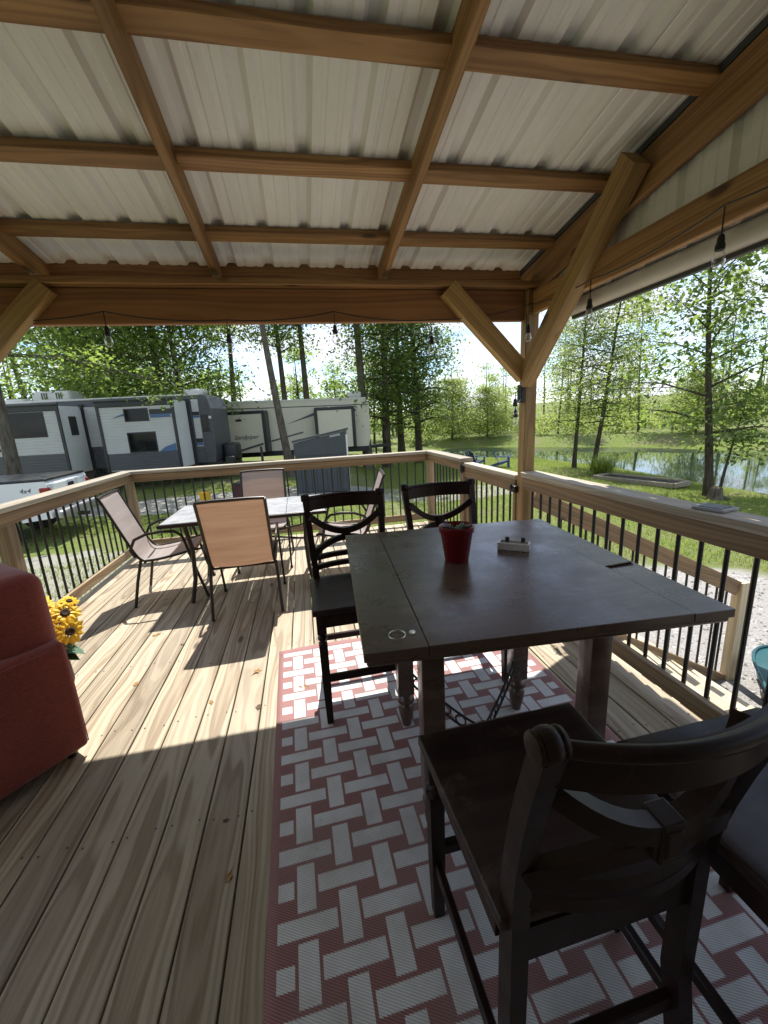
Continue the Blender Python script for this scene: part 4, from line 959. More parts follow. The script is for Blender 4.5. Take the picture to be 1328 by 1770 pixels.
part('lower_hull', hull(-0.03, 0.16, 0.27, 0.31, 0.58, 0.64), M_DKGREY, tub, True, 50)
part('upper_hull', hull(0.16, 0.30, 0.315, 0.345, 0.645, 0.68), M_TEAL, tub, True, 50)
n = 25; part('gunwale', MB().tube([(math.copysign(abs(math.cos(a)) ** 0.6, math.cos(a)) * 0.685, math.copysign(abs(math.sin(a)) ** 0.8, math.sin(a)) * 0.35, 0.305) for a in [2 * math.pi * k / 48 for k in range(49)]], 0.014, 8), M_TEAL, tub, True, 60)
part('top_deck', hull(0.295, 0.33, 0.345, 0.25, 0.68, 0.5).add([(math.cos(a) * 0.5, math.sin(a) * 0.25, 0.33) for a in [2 * math.pi * k / 18 for k in range(18)]], [tuple(range(18))]), M_TEAL, tub, True, 60)
part('rub_strip', MB().tube([(math.copysign(abs(math.cos(a)) ** 0.6, math.cos(a)) * 0.655, math.copysign(abs(math.sin(a)) ** 0.8, math.sin(a)) * 0.322, 0.165) for a in [2 * math.pi * k / 48 for k in range(49)]], 0.009, 6), M_LINER, tub, True, 60)

# ------------------------------------------------------------------ trailers
def text_mesh(body, size, shear=0.0, ext=0.004):
    cu = bpy.data.curves.new('lettering', 'FONT'); cu.body = body; cu.size = size; cu.shear = shear; cu.extrude = ext; cu.align_x = 'CENTER'; cu.align_y = 'CENTER'
    tmp = bpy.data.objects.new('tmp_text', cu); COL.objects.link(tmp); dg = bpy.context.evaluated_depsgraph_get()
    me = bpy.data.meshes.new_from_object(tmp.evaluated_get(dg)); bpy.data.objects.remove(tmp); return me
def window(parent, x0, x1, z0, z1, y, name='window', r=0.09):
    """rounded black-framed pane on a wall whose face is at local y (facing -y)"""
    f = part(name, MB().rbox(((x0 + x1) / 2, y - 0.008, (z0 + z1) / 2), (x1 - x0, 0.03, z1 - z0), 0.012, 2), M_RVBLACK, parent)
    part('pane', MB().rbox(((x0 + x1) / 2, y - 0.026, (z0 + z1) / 2), (x1 - x0 - 0.09, 0.008, z1 - z0 - 0.09), 0.003, 1), M_GLASS, f)
    return f
def siding(parent, x0, x1, z0, z1, y, mat, pitch=0.105, yy=-1):
    n = max(1, round((z1 - z0) / pitch)); h = (z1 - z0) / n
    for i in range(n):
        poly = [(0, 0), (-0.014, 0.004), (-0.016, h * 0.75), (-0.004, h)]
        m = MB().prism([(a, b) for a, b in poly], (x1 - x0, 0, 0), (x0, y, z0 + i * h), ex=(0, 1, 0), ey=(0, 0, 1)); part('siding_strip', m, mat, parent)
def wheel(parent, x, y, z, r=0.36, w=0.24):
    rot = Matrix.Rotation(R(90), 3, 'X'); t = part('wheel', MB().lathe([(r * 0.55, -w / 2), (r * 0.93, -w / 2), (r, -w * 0.35), (r, w * 0.35), (r * 0.93, w / 2), (r * 0.55, w / 2)], (x, y, z), 24, rot), M_RUBBER, parent, True, 40)
    part('rim', MB().lathe([(r * 0.2, -w * 0.35), (r * 0.56, -w * 0.42), (r * 0.56, w * 0.42), (r * 0.2, w * 0.35)], (x, y, z), 18, rot), M_STEEL, t, True, 40)

# grey and white trailer; local x along its side (to the right in view), y away from the viewer, z from the ground
G1 = gz1(*UD(-9, 16)[:2]); Z1 = 0.0
rv = thing('travel_trailer', 'grey and white travel trailer with two slide outs and blue stripes', 'trailer', UD(-9.6, 16.1, 0), -YAW + R(3.5))
# main body behind the slides (front face y = 0)
bodyp = MB().prism([(-5.6, 0.10), (2.98, 0.10), (3.04, 0.45), (3.06, 1.15), (3.05, 2.2), (2.97, 2.60), (2.80, 2.72), (-5.6, 2.70)], (0, 2.1, 0), (0, 0.02, 0))
part('body', bodyp, M_RVDARK, rv)
part('roof', MB().rbox((-1.45, 1.05, 2.735), (8.3, 2.14, 0.07), 0.03), M_RVROOF, rv)
siding(rv, 2.62, 2.98, 0.35, 2.60, 0.012, M_RVDARK)
siding(rv, 2.36, 2.615, 0.75, 2.55, 0.010, M_RVGREY); siding(rv, 2.36, 2.615, 0.12, 0.72, 0.010, M_RVDARK)
siding(rv, -1.66, -0.58, 0.95, 2.45, 0.010, M_RVGREY); siding(rv, -1.66, -0.58, 0.12, 0.92, 0.010, M_RVDARK)
part('stripe', MB().box((2.485, -0.012, 2.02), (0.25, 0.012, 0.14)), M_RVBLACK, rv); part('stripe', MB().box((2.485, -0.012, 1.90), (0.25, 0.012, 0.08)), M_BLUE, rv)
part('stripe', MB().box((2.485, -0.012, 0.98), (0.25, 0.012, 0.16)), M_RVBLACK, rv); part('stripe', MB().box((2.485, -0.012, 0.84), (0.25, 0.012, 0.10)), M_BLUE, rv)
window(rv, 2.66, 2.93, 1.32, 1.95, 0.0)
def slide(x0, x1, dp, z0, z1, split):
    """slide-out box proud of the side by dp"""
    f = -dp
    s = part('slide_out', MB().rbox(((x0 + x1) / 2, f / 2 + 0.0, (z0 + z1) / 2), (x1 - x0, dp, z1 - z0), 0.01, 1), M_RVWHITE, rv)
    siding(s, x0 + 0.06, x1 - 0.06, split, z1 - 0.16, f, M_RVGREY); siding(s, x0 + 0.06, x1 - 0.06, z0 + 0.03, split - 0.004, f, M_RVDARK)
    for x in (x0 + 0.03, x1 - 0.03): part('corner_trim', MB().rbox((x, f - 0.012, (z0 + z1) / 2), (0.11, 0.05, z1 - z0 + 0.02), 0.012), M_RVBLACK, s)
    part('top_trim', MB().rbox(((x0 + x1) / 2, f - 0.014, z1 - 0.08), (x1 - x0 + 0.06, 0.06, 0.17), 0.015), M_RVBLACK, s)
    part('awning_roll', MB().tube([(x0 - 0.05, f - 0.03, z1 + 0.07), (x1 + 0.05, f - 0.03, z1 + 0.07)], 0.06, 12), M_RVDARK, s, True)
    for x in (x0 - 0.03, x1 + 0.03): part('flange', MB().box((x, -0.02, (z0 + z1) / 2), (0.14, 0.05, z1 - z0 + 0.16)), M_RVBLACK, s)
    return s
s1 = slide(-5.3, -1.74, 1.25, 0.06, 2.48, 0.82)
window(s1, -4.25, -2.25, 1.42, 2.30, -1.25); part('slide_end_window', MB().rbox((-1.732, -0.62, 1.78), (0.03, 0.40, 0.68), 0.013, 2), M_RVBLACK, s1)
part('outlet', MB().rbox((-4.02, -1.27, 1.05), (0.12, 0.04, 0.12), 0.01), M_RVBLACK, s1)
s2 = slide(-0.48, 2.17, 1.2, 0.06, 2.50, 0.70)
window(s2, 0.42, 1.28, 1.80, 2.26, -1.2); window(s2, 0.40, 1.42, 0.70, 1.43, -1.2)
part('stripe', MB().prism([(0.0, 1.95), (0.42, 2.02), (0.42, 2.10)], (0, 0.012, 0), (0, -1.228, 0)), M_BLUE, s2)
part('stripe', MB().box((1.70, -1.225, 2.12), (0.76, 0.012, 0.17)), M_RVBLACK, s2); part('stripe', MB().box((1.68, -1.228, 1.97), (0.70, 0.012, 0.12)), M_BLUE, s2)
part('stripe', MB().prism([(1.45, 0.70), (2.06, 0.70), (2.06, 0.98), (1.68, 0.86)], (0, 0.012, 0), (0, -1.228, 0)), M_BLUE, s2)
ac = part('air_conditioner', soft_box((-3.35, 1.35, 2.98), (1.45, 0.9, 0.42), 0.10, 0.02), M_RVROOF, rv, True, 60)
for i in range(6): part('louvre', MB().box((-3.65 + 0.09 * i + (0.28 if i > 2 else 0), 0.885, 3.0), (0.05, 0.02, 0.24)), M_DKGREY, ac)
part('roof_vent', soft_box((-4.6, 0.9, 2.84), (0.8, 0.5, 0.16), 0.06, 0.02), M_RVROOF, rv, True, 60)
part('roof_vent', soft_box((2.35, 0.7, 2.86), (0.75, 0.6, 0.22), 0.08, 0.03), M_RVROOF, rv, True, 60)
part('undercarriage', MB().box((-1.0, 1.2, -0.1), (8.3, 2.0, 0.4)), M_RVBLACK, rv)
for x in (-1.6, -0.7):
    wheel(rv, x, 0.25, -0.38)
part('tongue', MB().beam((3.4, 1.2, -0.1), (5.1, 1.2, -0.15), 0.14, 0.14), M_RVBLACK, rv)
part('propane_cover', soft_box((3.36, 1.1, 0.42), (0.6, 0.75, 0.75), 0.12, 0.02), M_RVBLACK, rv, True, 60)
part('battery_box', MB().rbox((3.45, 0.4, 0.12), (0.35, 0.3, 0.3), 0.03), M_RVBLACK, rv)
part('marker_light', MB().rbox((3.0, -0.02, 1.85), (0.10, 0.04, 0.10), 0.015), M_WHITEPL, rv)
part('jack', MB().beam((4.55, 1.2, -0.75), (4.55, 1.2, 0.55), 0.09, 0.09), M_RVBLACK, rv)

# beige trailer
rv2 = thing('fifth_wheel_trailer', 'beige trailer with dark framed slide outs behind the leaning tree', 'trailer', UD(-4.1, 21.0, 0), -YAW + R(2.0))
part('body', MB().prism([(-5.2, 0.12), (3.5, 0.12), (3.62, 0.5), (3.62, 2.3), (3.45, 2.52), (-5.2, 2.66)], (0, 2.45, 0), (0, 0.02, 0)), M_RVBEIGE, rv2)
part('roof_edge', MB().prism([(-5.25, 2.62), (3.5, 2.48), (3.5, 2.55), (-5.25, 2.70)], (0, 2.5, 0), (0, -0.01, 0)), M_RVROOF, rv2)
part('upper_band', MB().prism([(-5.2, 2.30), (3.58, 2.18), (3.58, 2.22), (-5.2, 2.34)], (0, 0.012, 0), (0, 0.004, 0)), M_RVDARK, rv2)
part('skirt', MB().box((-0.8, 0.3, 0.0), (8.6, 0.5, 0.28)), M_RVBLACK, rv2)
def slide2(x0, x1, dp, z0, z1):
    s = part('slide_out', MB().rbox(((x0 + x1) / 2, -dp / 2, (z0 + z1) / 2), (x1 - x0, dp, z1 - z0), 0.01, 1), M_RVBEIGE, rv2)
    for x in (x0 - 0.05, x1 + 0.05): part('frame_side', MB().rbox((x, -dp * 0.5, (z0 + z1) / 2), (0.16, dp + 0.06, z1 - z0 + 0.04), 0.02), M_RVBLACK, s)
    part('frame_top', MB().rbox(((x0 + x1) / 2, -dp * 0.5, z1 + 0.05), (x1 - x0 + 0.22, dp + 0.08, 0.15), 0.03), M_RVBLACK, s); return s
a = slide2(-5.1, -1.60, 0.75, 0.14, 2.02); b = slide2(1.02, 2.76, 0.55, 0.16, 2.02)
part('vent', MB().rbox((-2.75, -0.76, 1.72), (0.28, 0.03, 0.10), 0.01), M_RVBLACK, a)
lm = text_mesh('Sandpiper', 0.30, 0.4); lm.materials.append(M_INK)
lo = bpy.data.objects.new('lettering', lm); COL.objects.link(lo); lo.parent = a; lo.location = (-2.48, -0.757, 0.90); lo.rotation_euler = (R(90), 0, 0)
part('swoosh', MB().prism([(-3.4, 0.16), (-2.9, 0.2), (-1.68, 0.50), (-1.68, 0.60), (-2.95, 0.28), (-3.4, 0.2)], (0, 0.012, 0), (0, -0.764, 0)), M_RVDARK, a)
part('swoosh', MB().prism([(-1.45, 0.58), (0.2, 0.95), (0.2, 1.02), (-1.45, 0.66)], (0, 0.012, 0), (0, 0.006, 0)), M_RVDARK, rv2)
part('swoosh', MB().prism([(-0.6, 1.42), (0.9, 1.80), (0.9, 1.95), (0.1, 1.66)], (0, 0.012, 0), (0, 0.006, 0)), M_RVDARK, rv2)
for x in (0.1, 1.0): wheel(rv2, x, 0.2, -0.36)
part('hitch_frame', MB().beam((3.5, 1.2, 0.0), (4.6, 1.2, 0.05), 0.5, 0.16).beam((3.9, 1.2, -0.75), (3.9, 1.2, 0.0), 0.1, 0.1), M_RVBLACK, rv2)
part('roof_vent', soft_box((2.9, 0.8, 2.72), (0.7, 0.6, 0.3), 0.08, 0.02), M_RVROOF, rv2, True, 60)

# pickup truck, tail towards the right
tk_g = gz1(*UD(-8, 9.2)[:2])
tk = thing('pickup_truck', 'white pickup truck with black bed cover at the left edge', 'truck', UD(-7.30, 8.75, tk_g), -YAW + R(14))
part('bed', MB().prism([(-2.2, 0.50), (-1.75, 0.50), (-1.6, 0.85), (-0.75, 0.85), (-0.6, 0.50), (-0.03, 0.55), (0.0, 1.30), (-0.04, 1.37), (-2.2, 1.37)], (0, 1.92, 0)), M_TRUCK, tk)
part('tailgate', MB().rbox((0.012, 0.96, 1.02), (0.05, 1.60, 0.58), 0.02), M_TRUCK, tk)
part('tailgate_handle', MB().rbox((0.045, 0.96, 1.20), (0.03, 0.26, 0.09), 0.012), M_BLACKP, tk)
part('bed_cover', MB().rbox((-1.08, 0.96, 1.40), (2.15, 1.86, 0.06), 0.02), M_RVBLACK, tk)
for y in (0.03, 1.89): part('tail_light', MB().rbox((-0.06, y, 1.13), (0.20, 0.10, 0.22), 0.03), M_REDLENS, tk)
part('bumper', MB().rbox((0.10, 0.96, 0.60), (0.16, 1.9, 0.20), 0.05), M_STEEL, tk)
part('hitch', MB().rbox((0.18, 0.96, 0.46), (0.25, 0.10, 0.10), 0.01), M_RVBLACK, tk)
part('cab', MB().prism([(-4.0, 0.5), (-2.24, 0.5), (-2.24, 1.38), (-2.38, 1.93), (-3.55, 1.93), (-4.0, 1.36)], (0, 1.90, 0), (0, 0.01, 0)), M_TRUCK, tk)
part('side_window', MB().prism([(-3.75, 1.40), (-2.45, 1.40), (-2.50, 1.83), (-3.48, 1.83)], (0, 0.02, 0), (0, -0.004, 0)), M_GLASS, tk)
part('rear_window', MB().rbox((-2.30, 0.96, 1.65), (0.03, 1.4, 0.36), 0.01, rot=Matrix.Rotation(R(-14), 3, 'Y')), M_GLASS, tk)
part('bonnet', MB().prism([(-5.4, 0.5), (-4.02, 0.5), (-4.02, 1.35), (-5.2, 1.22), (-5.4, 1.05)], (0, 1.9, 0), (0, 0.01, 0)), M_TRUCK, tk)
for x in (-1.18, -4.65):
    for y in (0.10, 1.82): wheel(tk, x, y, 0.38, 0.38, 0.25)
lm = text_mesh('4x4', 0.14, 0.3, 0.002); lm.materials.append(M_INK)
lo = bpy.data.objects.new('lettering', lm); COL.objects.link(lo); lo.parent = tk; lo.location = (-0.42, -0.003, 1.19); lo.rotation_euler = (R(90), 0, 0)

# charcoal shed with one sloping lid
sg = gz1(*UD(-2, 13.3)[:2])
sh = thing('storage_shed', 'charcoal storage shed with sloping lid between railing and beige trailer', 'shed', UD(-1.93, 13.0, sg), -YAW + R(1.5))
H0, H1 = 0.93 - sg, 1.22 - sg
nb = 10
for i in range(nb):
    x0 = -0.82 + 1.64 * i / nb; x1 = x0 + 1.64 / nb - 0.012; t0 = H0 + (H1 - H0) * (x0 + 0.82) / 1.64 - 0.10; t1 = H0 + (H1 - H0) * (x1 + 0.82) / 1.64 - 0.10
    part('wall_board', MB().prism([(x0, 0.02), (x1, 0.02), (x1, t1), (x0, t0)], (0, 0.03, 0)), M_SHED, sh)
part('wall', MB().prism([(-0.815, 0.0), (0.815, 0.0), (0.815, H1 - 0.11), (-0.815, H0 - 0.11)], (0, 1.1, 0), (0, 0.032, 0)), M_SHED, sh)
part('lid', MB().prism([(-0.87, H0 - 0.09), (0.87, H1 - 0.08), (0.87, H1), (-0.87, H0 - 0.02)], (0, 1.22, 0), (0, -0.05, 0)), M_SHEDROOF, sh)
part('upper_band', MB().prism([(-0.83, H0 - 0.50), (0.83, H0 - 0.50), (0.83, H1 - 0.10), (-0.83, H0 - 0.11)], (0, 0.025, 0), (0, -0.022, 0)), M_SHED, sh)
part('label_plate', MB().rbox((0.5, -0.04, H1 - 0.21), (0.34, 0.02, 0.07), 0.005, rot=Matrix.Rotation(R(-9), 3, 'Y')), M_LINER, sh)
part('corner_post', MB().rbox((0.86, 0.02, H1 / 2 - 0.1), (0.05, 0.05, H1 - 0.2), 0.005), M_WHITEPL, sh)

# small things by the trailers
def prop(name, label, cat, u, d, dz=0.0): p = UD(u, d); return thing(name, label, cat, (p.x, p.y, gz1(p.x, p.y) + dz), -YAW)
b = prop('bucket', 'yellow plastic bucket on the grass below the grey trailer', 'bucket', -5.45, 12.2, 0.0)
part('pail', MB().lathe([(0.13, 0), (0.17, 0.36), (0.175, 0.36), (0.175, 0.38), (0.15, 0.375), (0.12, 0.02)], n=20), M_YELLOW, b, True, 40); part('handle', MB().tube([(0.17 * math.cos(a), -0.02, 0.36 + 0.12 * math.sin(a)) for a in [i * math.pi / 10 for i in range(11)]], 0.006, 6), M_STEEL, b, True)
b = prop('jug', 'white plastic jug on the grass beside the yellow bucket', 'jug', -4.05, 11.6, 0.0)
part('jug_body', MB().lathe([(0.10, 0), (0.12, 0.02), (0.12, 0.2), (0.07, 0.27), (0.03, 0.29), (0.03, 0.32)], n=16), M_WHITEPL, b, True, 50); part('cap', MB().lathe([(0.034, 0.32), (0.034, 0.345)], n=12), M_BLUE, b)
b = prop('cooler', 'maroon cooler on the ground behind the far railing', 'cooler', -4.35, 12.9, 0.0)
part('box', MB().rbox((0, 0, 0.22), (0.8, 0.42, 0.44), 0.03), M_MAROON, b); part('lid', MB().rbox((0, 0, 0.47), (0.83, 0.45, 0.07), 0.02), M_RVBLACK, b)

# blue garden chairs by the pond
def garden_chair(label, loc, rz):
    t = thing('garden_chair', label, 'chair', loc, rz, 'blue garden chairs')
    for i in range(5):
        x = -0.24 + 0.12 * i; h = 0.98 - 0.10 * abs(i - 2) ** 1.3 * 0.5
        part('back_slat', MB().beam((x * 0.8, -0.18, 0.30), (x * 1.15, -0.50, h), 0.10, 0.02, up=(0, 1, 0.4)), M_BLUECH, t)
        part('seat_slat', MB().beam((-0.28, 0.32 - 0.11 * i, 0.38 - 0.025 * i), (0.28, 0.32 - 0.11 * i, 0.38 - 0.025 * i), 0.09, 0.02), M_BLUECH, t)
    for s in (-1, 1):
        part('leg', MB().beam((s * 0.30, 0.36, 0), (s * 0.30, 0.36, 0.56), 0.10, 0.025, up=(1, 0, 0)), M_BLUECH, t); part('leg', MB().beam((s * 0.28, -0.62, 0.02), (s * 0.28, 0.34, 0.36), 0.025, 0.10), M_BLUECH, t)
        part('arm', MB().beam((s * 0.34, -0.40, 0.56), (s * 0.34, 0.46, 0.58), 0.13, 0.022), M_BLUECH, t)
    return t
gc = garden_chair('blue garden chair on the lawn seen from its side, left of its twin', (9.1, 20.6, gz1(9.1, 20.6)), R(-70))
dup(gc, (10.75, 20.8, gz1(10.75, 20.8)), R(-115), 'blue garden chair on the lawn nearest the roof post')

# raised bed, grass clump, stump by the water
def garden_bed():
    a, b = Vector((12.35, 15.4, 0)), Vector((13.2, 12.3, 0)); d = (b - a).normalized(); nrm = Vector((-d.y, d.x, 0)); g = gz1(12.8, 13.8)
    t = thing('garden_bed', 'low timber edged garden bed on the bank before the pond', 'garden bed', (a.x, a.y, g))
    w = 1.0; P = [Vector((0, 0, 0)), b - a, b - a + nrm * w, nrm * w]
    for i in range(4): part('timber', MB().beam(P[i] + Vector((0, 0, 0.08)), P[(i + 1) % 4] + Vector((0, 0, 0.08)), 0.14, 0.17, ch=0.01), M_TIMBER, t)
    part('soil', MB().add([p + Vector((0, 0, 0.10)) for p in P], [(0, 1, 2, 3)]), M_SOIL, t)
garden_bed()
def stump():
    t = thing('tree_stump', 'short weathered stump at the foot of the pondside tree', 'stump', (12.75, 10.35, gz1(12.75, 10.35)))
    part('wood', MB().lathe([(0.26, -0.05), (0.2, 0.1), (0.17, 0.3), (0.16, 0.38), (0.13, 0.40)], n=14), M_BARK, t, True, 50); part('root', MB().tube([(0.1, -0.1, 0.1), (0.3, -0.25, 0.02)], [0.07, 0.03], 8), M_BARK, t, True)
stump()

# ------------------------------------------------------------------ plants
def leaves(name, C, N, size, mat, rng, asp=0.55, jit=0.6):
    """one small bent leaf (2 triangles) at each centre"""
    n = len(C); nrm = N + rng.normal(0, 0.55, (n, 3)); nrm /= np.linalg.norm(nrm, axis=1, keepdims=True) + 1e-9
    a = rng.normal(0, 1, (n, 3)); a -= (a * nrm).sum(1, keepdims=True) * nrm; a /= np.linalg.norm(a, axis=1, keepdims=True) + 1e-9
    b = np.cross(nrm, a); s = size * (1 + rng.uniform(-jit, jit, (n, 1)))
    V = np.stack([C - a * s * 0.5, C + b * s * asp * 0.5 + nrm * s * 0.08, C + a * s * 0.5 - nrm * s * 0.05, C - b * s * asp * 0.5 + nrm * s * 0.08], 1).reshape(-1, 3)
    me = bpy.data.meshes.new(name); me.vertices.add(4 * n); me.vertices.foreach_set('co', V.ravel().astype(np.float32))
    me.loops.add(4 * n); me.loops.foreach_set('vertex_index', np.arange(4 * n, dtype=np.int32)); me.polygons.add(n)
    me.polygons.foreach_set('loop_start', np.arange(0, 4 * n, 4, dtype=np.int32)); me.polygons.foreach_set('loop_total', np.full(n, 4, dtype=np.int32)); me.update(calc_edges=True)
    me.materials.append(mat); return me
def make_tree(seed, H, r0, base, rad, nlimb, per, lsize, lmat, bmat, lean=(0, 0), droop=0.0, top=0.25, twig=0.55, shape=0.6, bare_top=False):
    """trunk mesh (with limbs) and crown mesh, standing at the origin"""
    rng = np.random.default_rng(seed); rr = random.Random(seed); trunk = MB(); n = 12
    ctr = lambda t: Vector((lean[0] * t + 0.10 * math.sin(seed + 5 * t) * H * 0.05, lean[1] * t + 0.10 * math.cos(seed * 2 + 4 * t) * H * 0.05, H * t))
    o0 = ctr(0); pts = [ctr(i / n) - Vector((o0.x, o0.y, 0)) for i in range(n + 1)]; pts[0].z = -0.3
    trunk.tube(pts, [r0 * (1.35 if i == 0 else 1) * (1 - 0.86 * (i / n) ** 0.9) for i in range(n + 1)], 10)
    C = []; N = []
    for k in range(nlimb):
        t = base + (0.99 - base) * ((k + 0.5) / nlimb) ** 0.9; p0 = ctr(t) - Vector((o0.x, o0.y, 0)); az = k * 2.39996 + rr.uniform(-.4, .4)
        q = (t - base) / (1 - base); prof = (math.sin(math.pi * min(1, q * 0.82 + 0.16)) ** shape) * (1 - top * q)
        L_ = rad * prof * rr.uniform(0.75, 1.15); el = rr.uniform(0.15, 0.55) + 0.6 * q - droop
        d = Vector((math.cos(az) * math.cos(el), math.sin(az) * math.cos(el), math.sin(el)))
        mid = p0 + d * L_ * 0.5 + Vector((0, 0, -droop * L_ * 0.05)); end = p0 + d * L_ + Vector((rr.uniform(-.1, .1), rr.uniform(-.1, .1), -0.10 - droop * 0.35)) * L_
        rl = r0 * 0.30 * (1 - 0.75 * t) * min(1.5, 0.5 + L_ / rad)
        trunk.tube([p0, mid, end], [rl, rl * 0.6, rl * 0.15], 6, cap=False)
        m = max(3, int(7 * L_ / rad))
        for j in range(m):
            f = 0.30 + 0.72 * (j + rr.random()) / m; c0 = p0.lerp(mid, f * 2) if f < 0.5 else mid.lerp(end, f * 2 - 1)
            off = Vector((rr.gauss(0, 1), rr.gauss(0, 1), rr.gauss(0, 0.6))) * L_ * 0.20 * twig / 0.55; ce = c0 + off
            trunk.tube([c0, ce], [rl * 0.28, rl * 0.08], 4, cap=False)
            sp = L_ * 0.17 + lsize * 1.4; cnt = int(per * rr.uniform(0.5, 1.4))
            pc = rng.normal(0, 1, (cnt, 3)) * np.array([sp, sp, sp * 0.42]) + np.array(ce) + np.array([0, 0, -sp * 0.1])
            C.append(pc); N.append(np.tile([0, 0, 1.0], (cnt, 1)) + 0.35 * (pc - np.array(ce)) / sp)
    tm = trunk.mesh('trunk', True, 60); tm.materials.append(bmat)
    cm = leaves('crown', np.concatenate(C), np.concatenate(N), lsize, lmat, rng)
    return tm, cm
KINDS = {
    'forest': make_tree(1, 13.0, 0.20, 0.42, 3.2, 34, 100, 0.15, M_LEAF, M_BARK, (0.4, 0.2)),
    'forest2': make_tree(2, 15.0, 0.24, 0.50, 3.0, 32, 75, 0.15, M_LEAF, M_BARK, (-0.6, 0.3)),
    'leaning': make_tree(3, 14.0, 0.18, 0.48, 2.8, 30, 75, 0.15, M_LEAF, M_BARK, (-1.2, 0.4)),
    'shade': make_tree(4, 12.5, 0.24, 0.16, 2.9, 50, 75, 0.15, M_LEAFD, M_BARKD, (0.1, 0.0), 0.25, shape=0.5),
    'low': make_tree(5, 9.0, 0.17, 0.22, 3.4, 38, 115, 0.14, M_LEAF, M_BARK, (0.3, 0.0), 0.1),
    'feather': make_tree(6, 9.5, 0.11, 0.22, 2.3, 46, 74, 0.10, M_LEAFL, M_BARKD, (0.25, 0.0), 0.35, twig=0.5),
    'feather2': make_tree(7, 10.0, 0.12, 0.20, 2.4, 44, 72, 0.10, M_LEAFL, M_BARKD, (1.2, 0.3), 0.35, twig=0.5),
    'broad': make_tree(8, 9.0, 0.13, 0.20, 2.7, 30, 46, 0.16, M_LEAFD, M_BARKD, (-0.7, 0.2), 0.05, twig=0.7),
    'sapling': make_tree(9, 3.6, 0.055, 0.35, 0.9, 14, 26, 0.12, M_LEAFD, M_BARKD, (0.9, 0.0), 0.2),
    'bush': make_tree(10, 3.4, 0.06, 0.05, 1.7, 34, 80, 0.10, M_LEAFL, M_BARKD, (0, 0), 0.1, shape=0.4),
    'thin': make_tree(12, 11.0, 0.10, 0.25, 1.9, 34, 34, 0.14, M_LEAFL, M_BARKD, (0.5, 0.2), 0.0),
}
def tree(kind, label, x, y, rz=0.0, s=1.0, sz=None, name='tree', cat='tree', group=None):
    t = thing(name, label, cat, (x, y, gz1(x, y)), rz, group); t.scale = (s, s, sz or s)
    tm, cm = KINDS[kind]
    obj('trunk', tm, None, t); obj('crown', cm, None, t); return t
def tu(kind, label, u, d, **k): p = UD(u, d); return tree(kind, label, p.x, p.y, **k)
W = 'trees in view around the yard'
# left and centre
lt = tu('forest', 'leafy tree with a thick pale trunk at the left edge, before the trailer', -10.55, 11.6, rz=1.0, s=1.0, group=W)
tu('low', 'bright green tree spreading its branches over the grey trailer roof', -9.0, 19.6, rz=2.2, s=1.15, group=W)
tu('forest', 'dark trunked tree rising behind the middle of the grey trailer', -10.2, 20.0, rz=4.1, s=1.15, group=W)
tu('low', 'green tree with grey trunk behind the left end of the grey trailer', -15.8, 22.0, rz=0.3, s=1.3, group=W)
tu('low', 'green tree behind the air conditioner of the grey trailer', -13.2, 21.0, rz=5.0, s=1.2, group=W)
tu('forest2', 'slender tree behind the gap between the two trailers', -9.0, 25.5, rz=3.3, s=0.9, group=W)
tu('leaning', 'leaning tree whose trunk crosses the beige trailer', -3.85, 17.2, rz=-YAW, s=1.0, group=W)
tu('forest', 'slim dark tree just right of the leaning tree behind the beige trailer', -5.6, 25.0, rz=1.1, s=1.1, group=W)
tu('forest2', 'straight tree above the middle of the beige trailer', -4.3, 25.5, rz=2.0, s=1.0, group=W)
tu('forest2', 'tall grey trunked tree at the right end of the beige trailer', -0.7, 22.0, rz=5.5, s=1.15, group=W)
tu('shade', 'dense dark green tree, first right of the beige trailer', 0.35, 23.0, rz=0.5, s=1.1, group=W)
tu('shade', 'dense dark green tree standing closest to the roof post', 2.3, 24.5, rz=2.9, s=0.98, group=W)
tu('shade', 'dense dark tree between the beige trailer and its darker neighbours', 1.4, 27.0, rz=4.4, s=1.05, group=W)
# low bough of the left tree hanging in front of the grey trailer's roof line
def bough():
    rng = np.random.default_rng(77); rr = random.Random(77); a, b = UD(-10.6, 11.7, 3.7), UD(-6.0, 13.3, 2.5); m = MB(); C = []
    pts = [a.lerp(b, i / 8) + Vector((0, 0, 0.35 * math.sin(math.pi * i / 8))) for i in range(9)]; m.tube(pts, [0.06 - 0.006 * i for i in range(9)], 6)
    for i in range(30):
        f = 0.15 + 0.85 * i / 29; p = pts[min(8, int(f * 8))]; e = p + Vector((rr.gauss(0, .4), rr.gauss(0, .4), rr.gauss(-.12, .22))); m.tube([p, e], [0.012, 0.004], 4)
        C.append(rng.normal(0, 1, (34, 3)) * [0.26, 0.26, 0.13] + np.array(e))
    C = np.concatenate(C); inv = (Matrix.Translation(lt.location) @ Matrix.Rotation(lt.rotation_euler.z, 4, 'Z')).inverted()
    o = obj('bough', m.mesh('bough', True), M_BARK, lt); o.matrix_parent_inverse = inv
    l = obj('bough_leaves', leaves('bough_leaves', C, np.tile([0, 0, 1.0], (len(C), 1)), 0.13, M_LEAF, rng), M_LEAF, lt); l.matrix_parent_inverse = inv
bough()
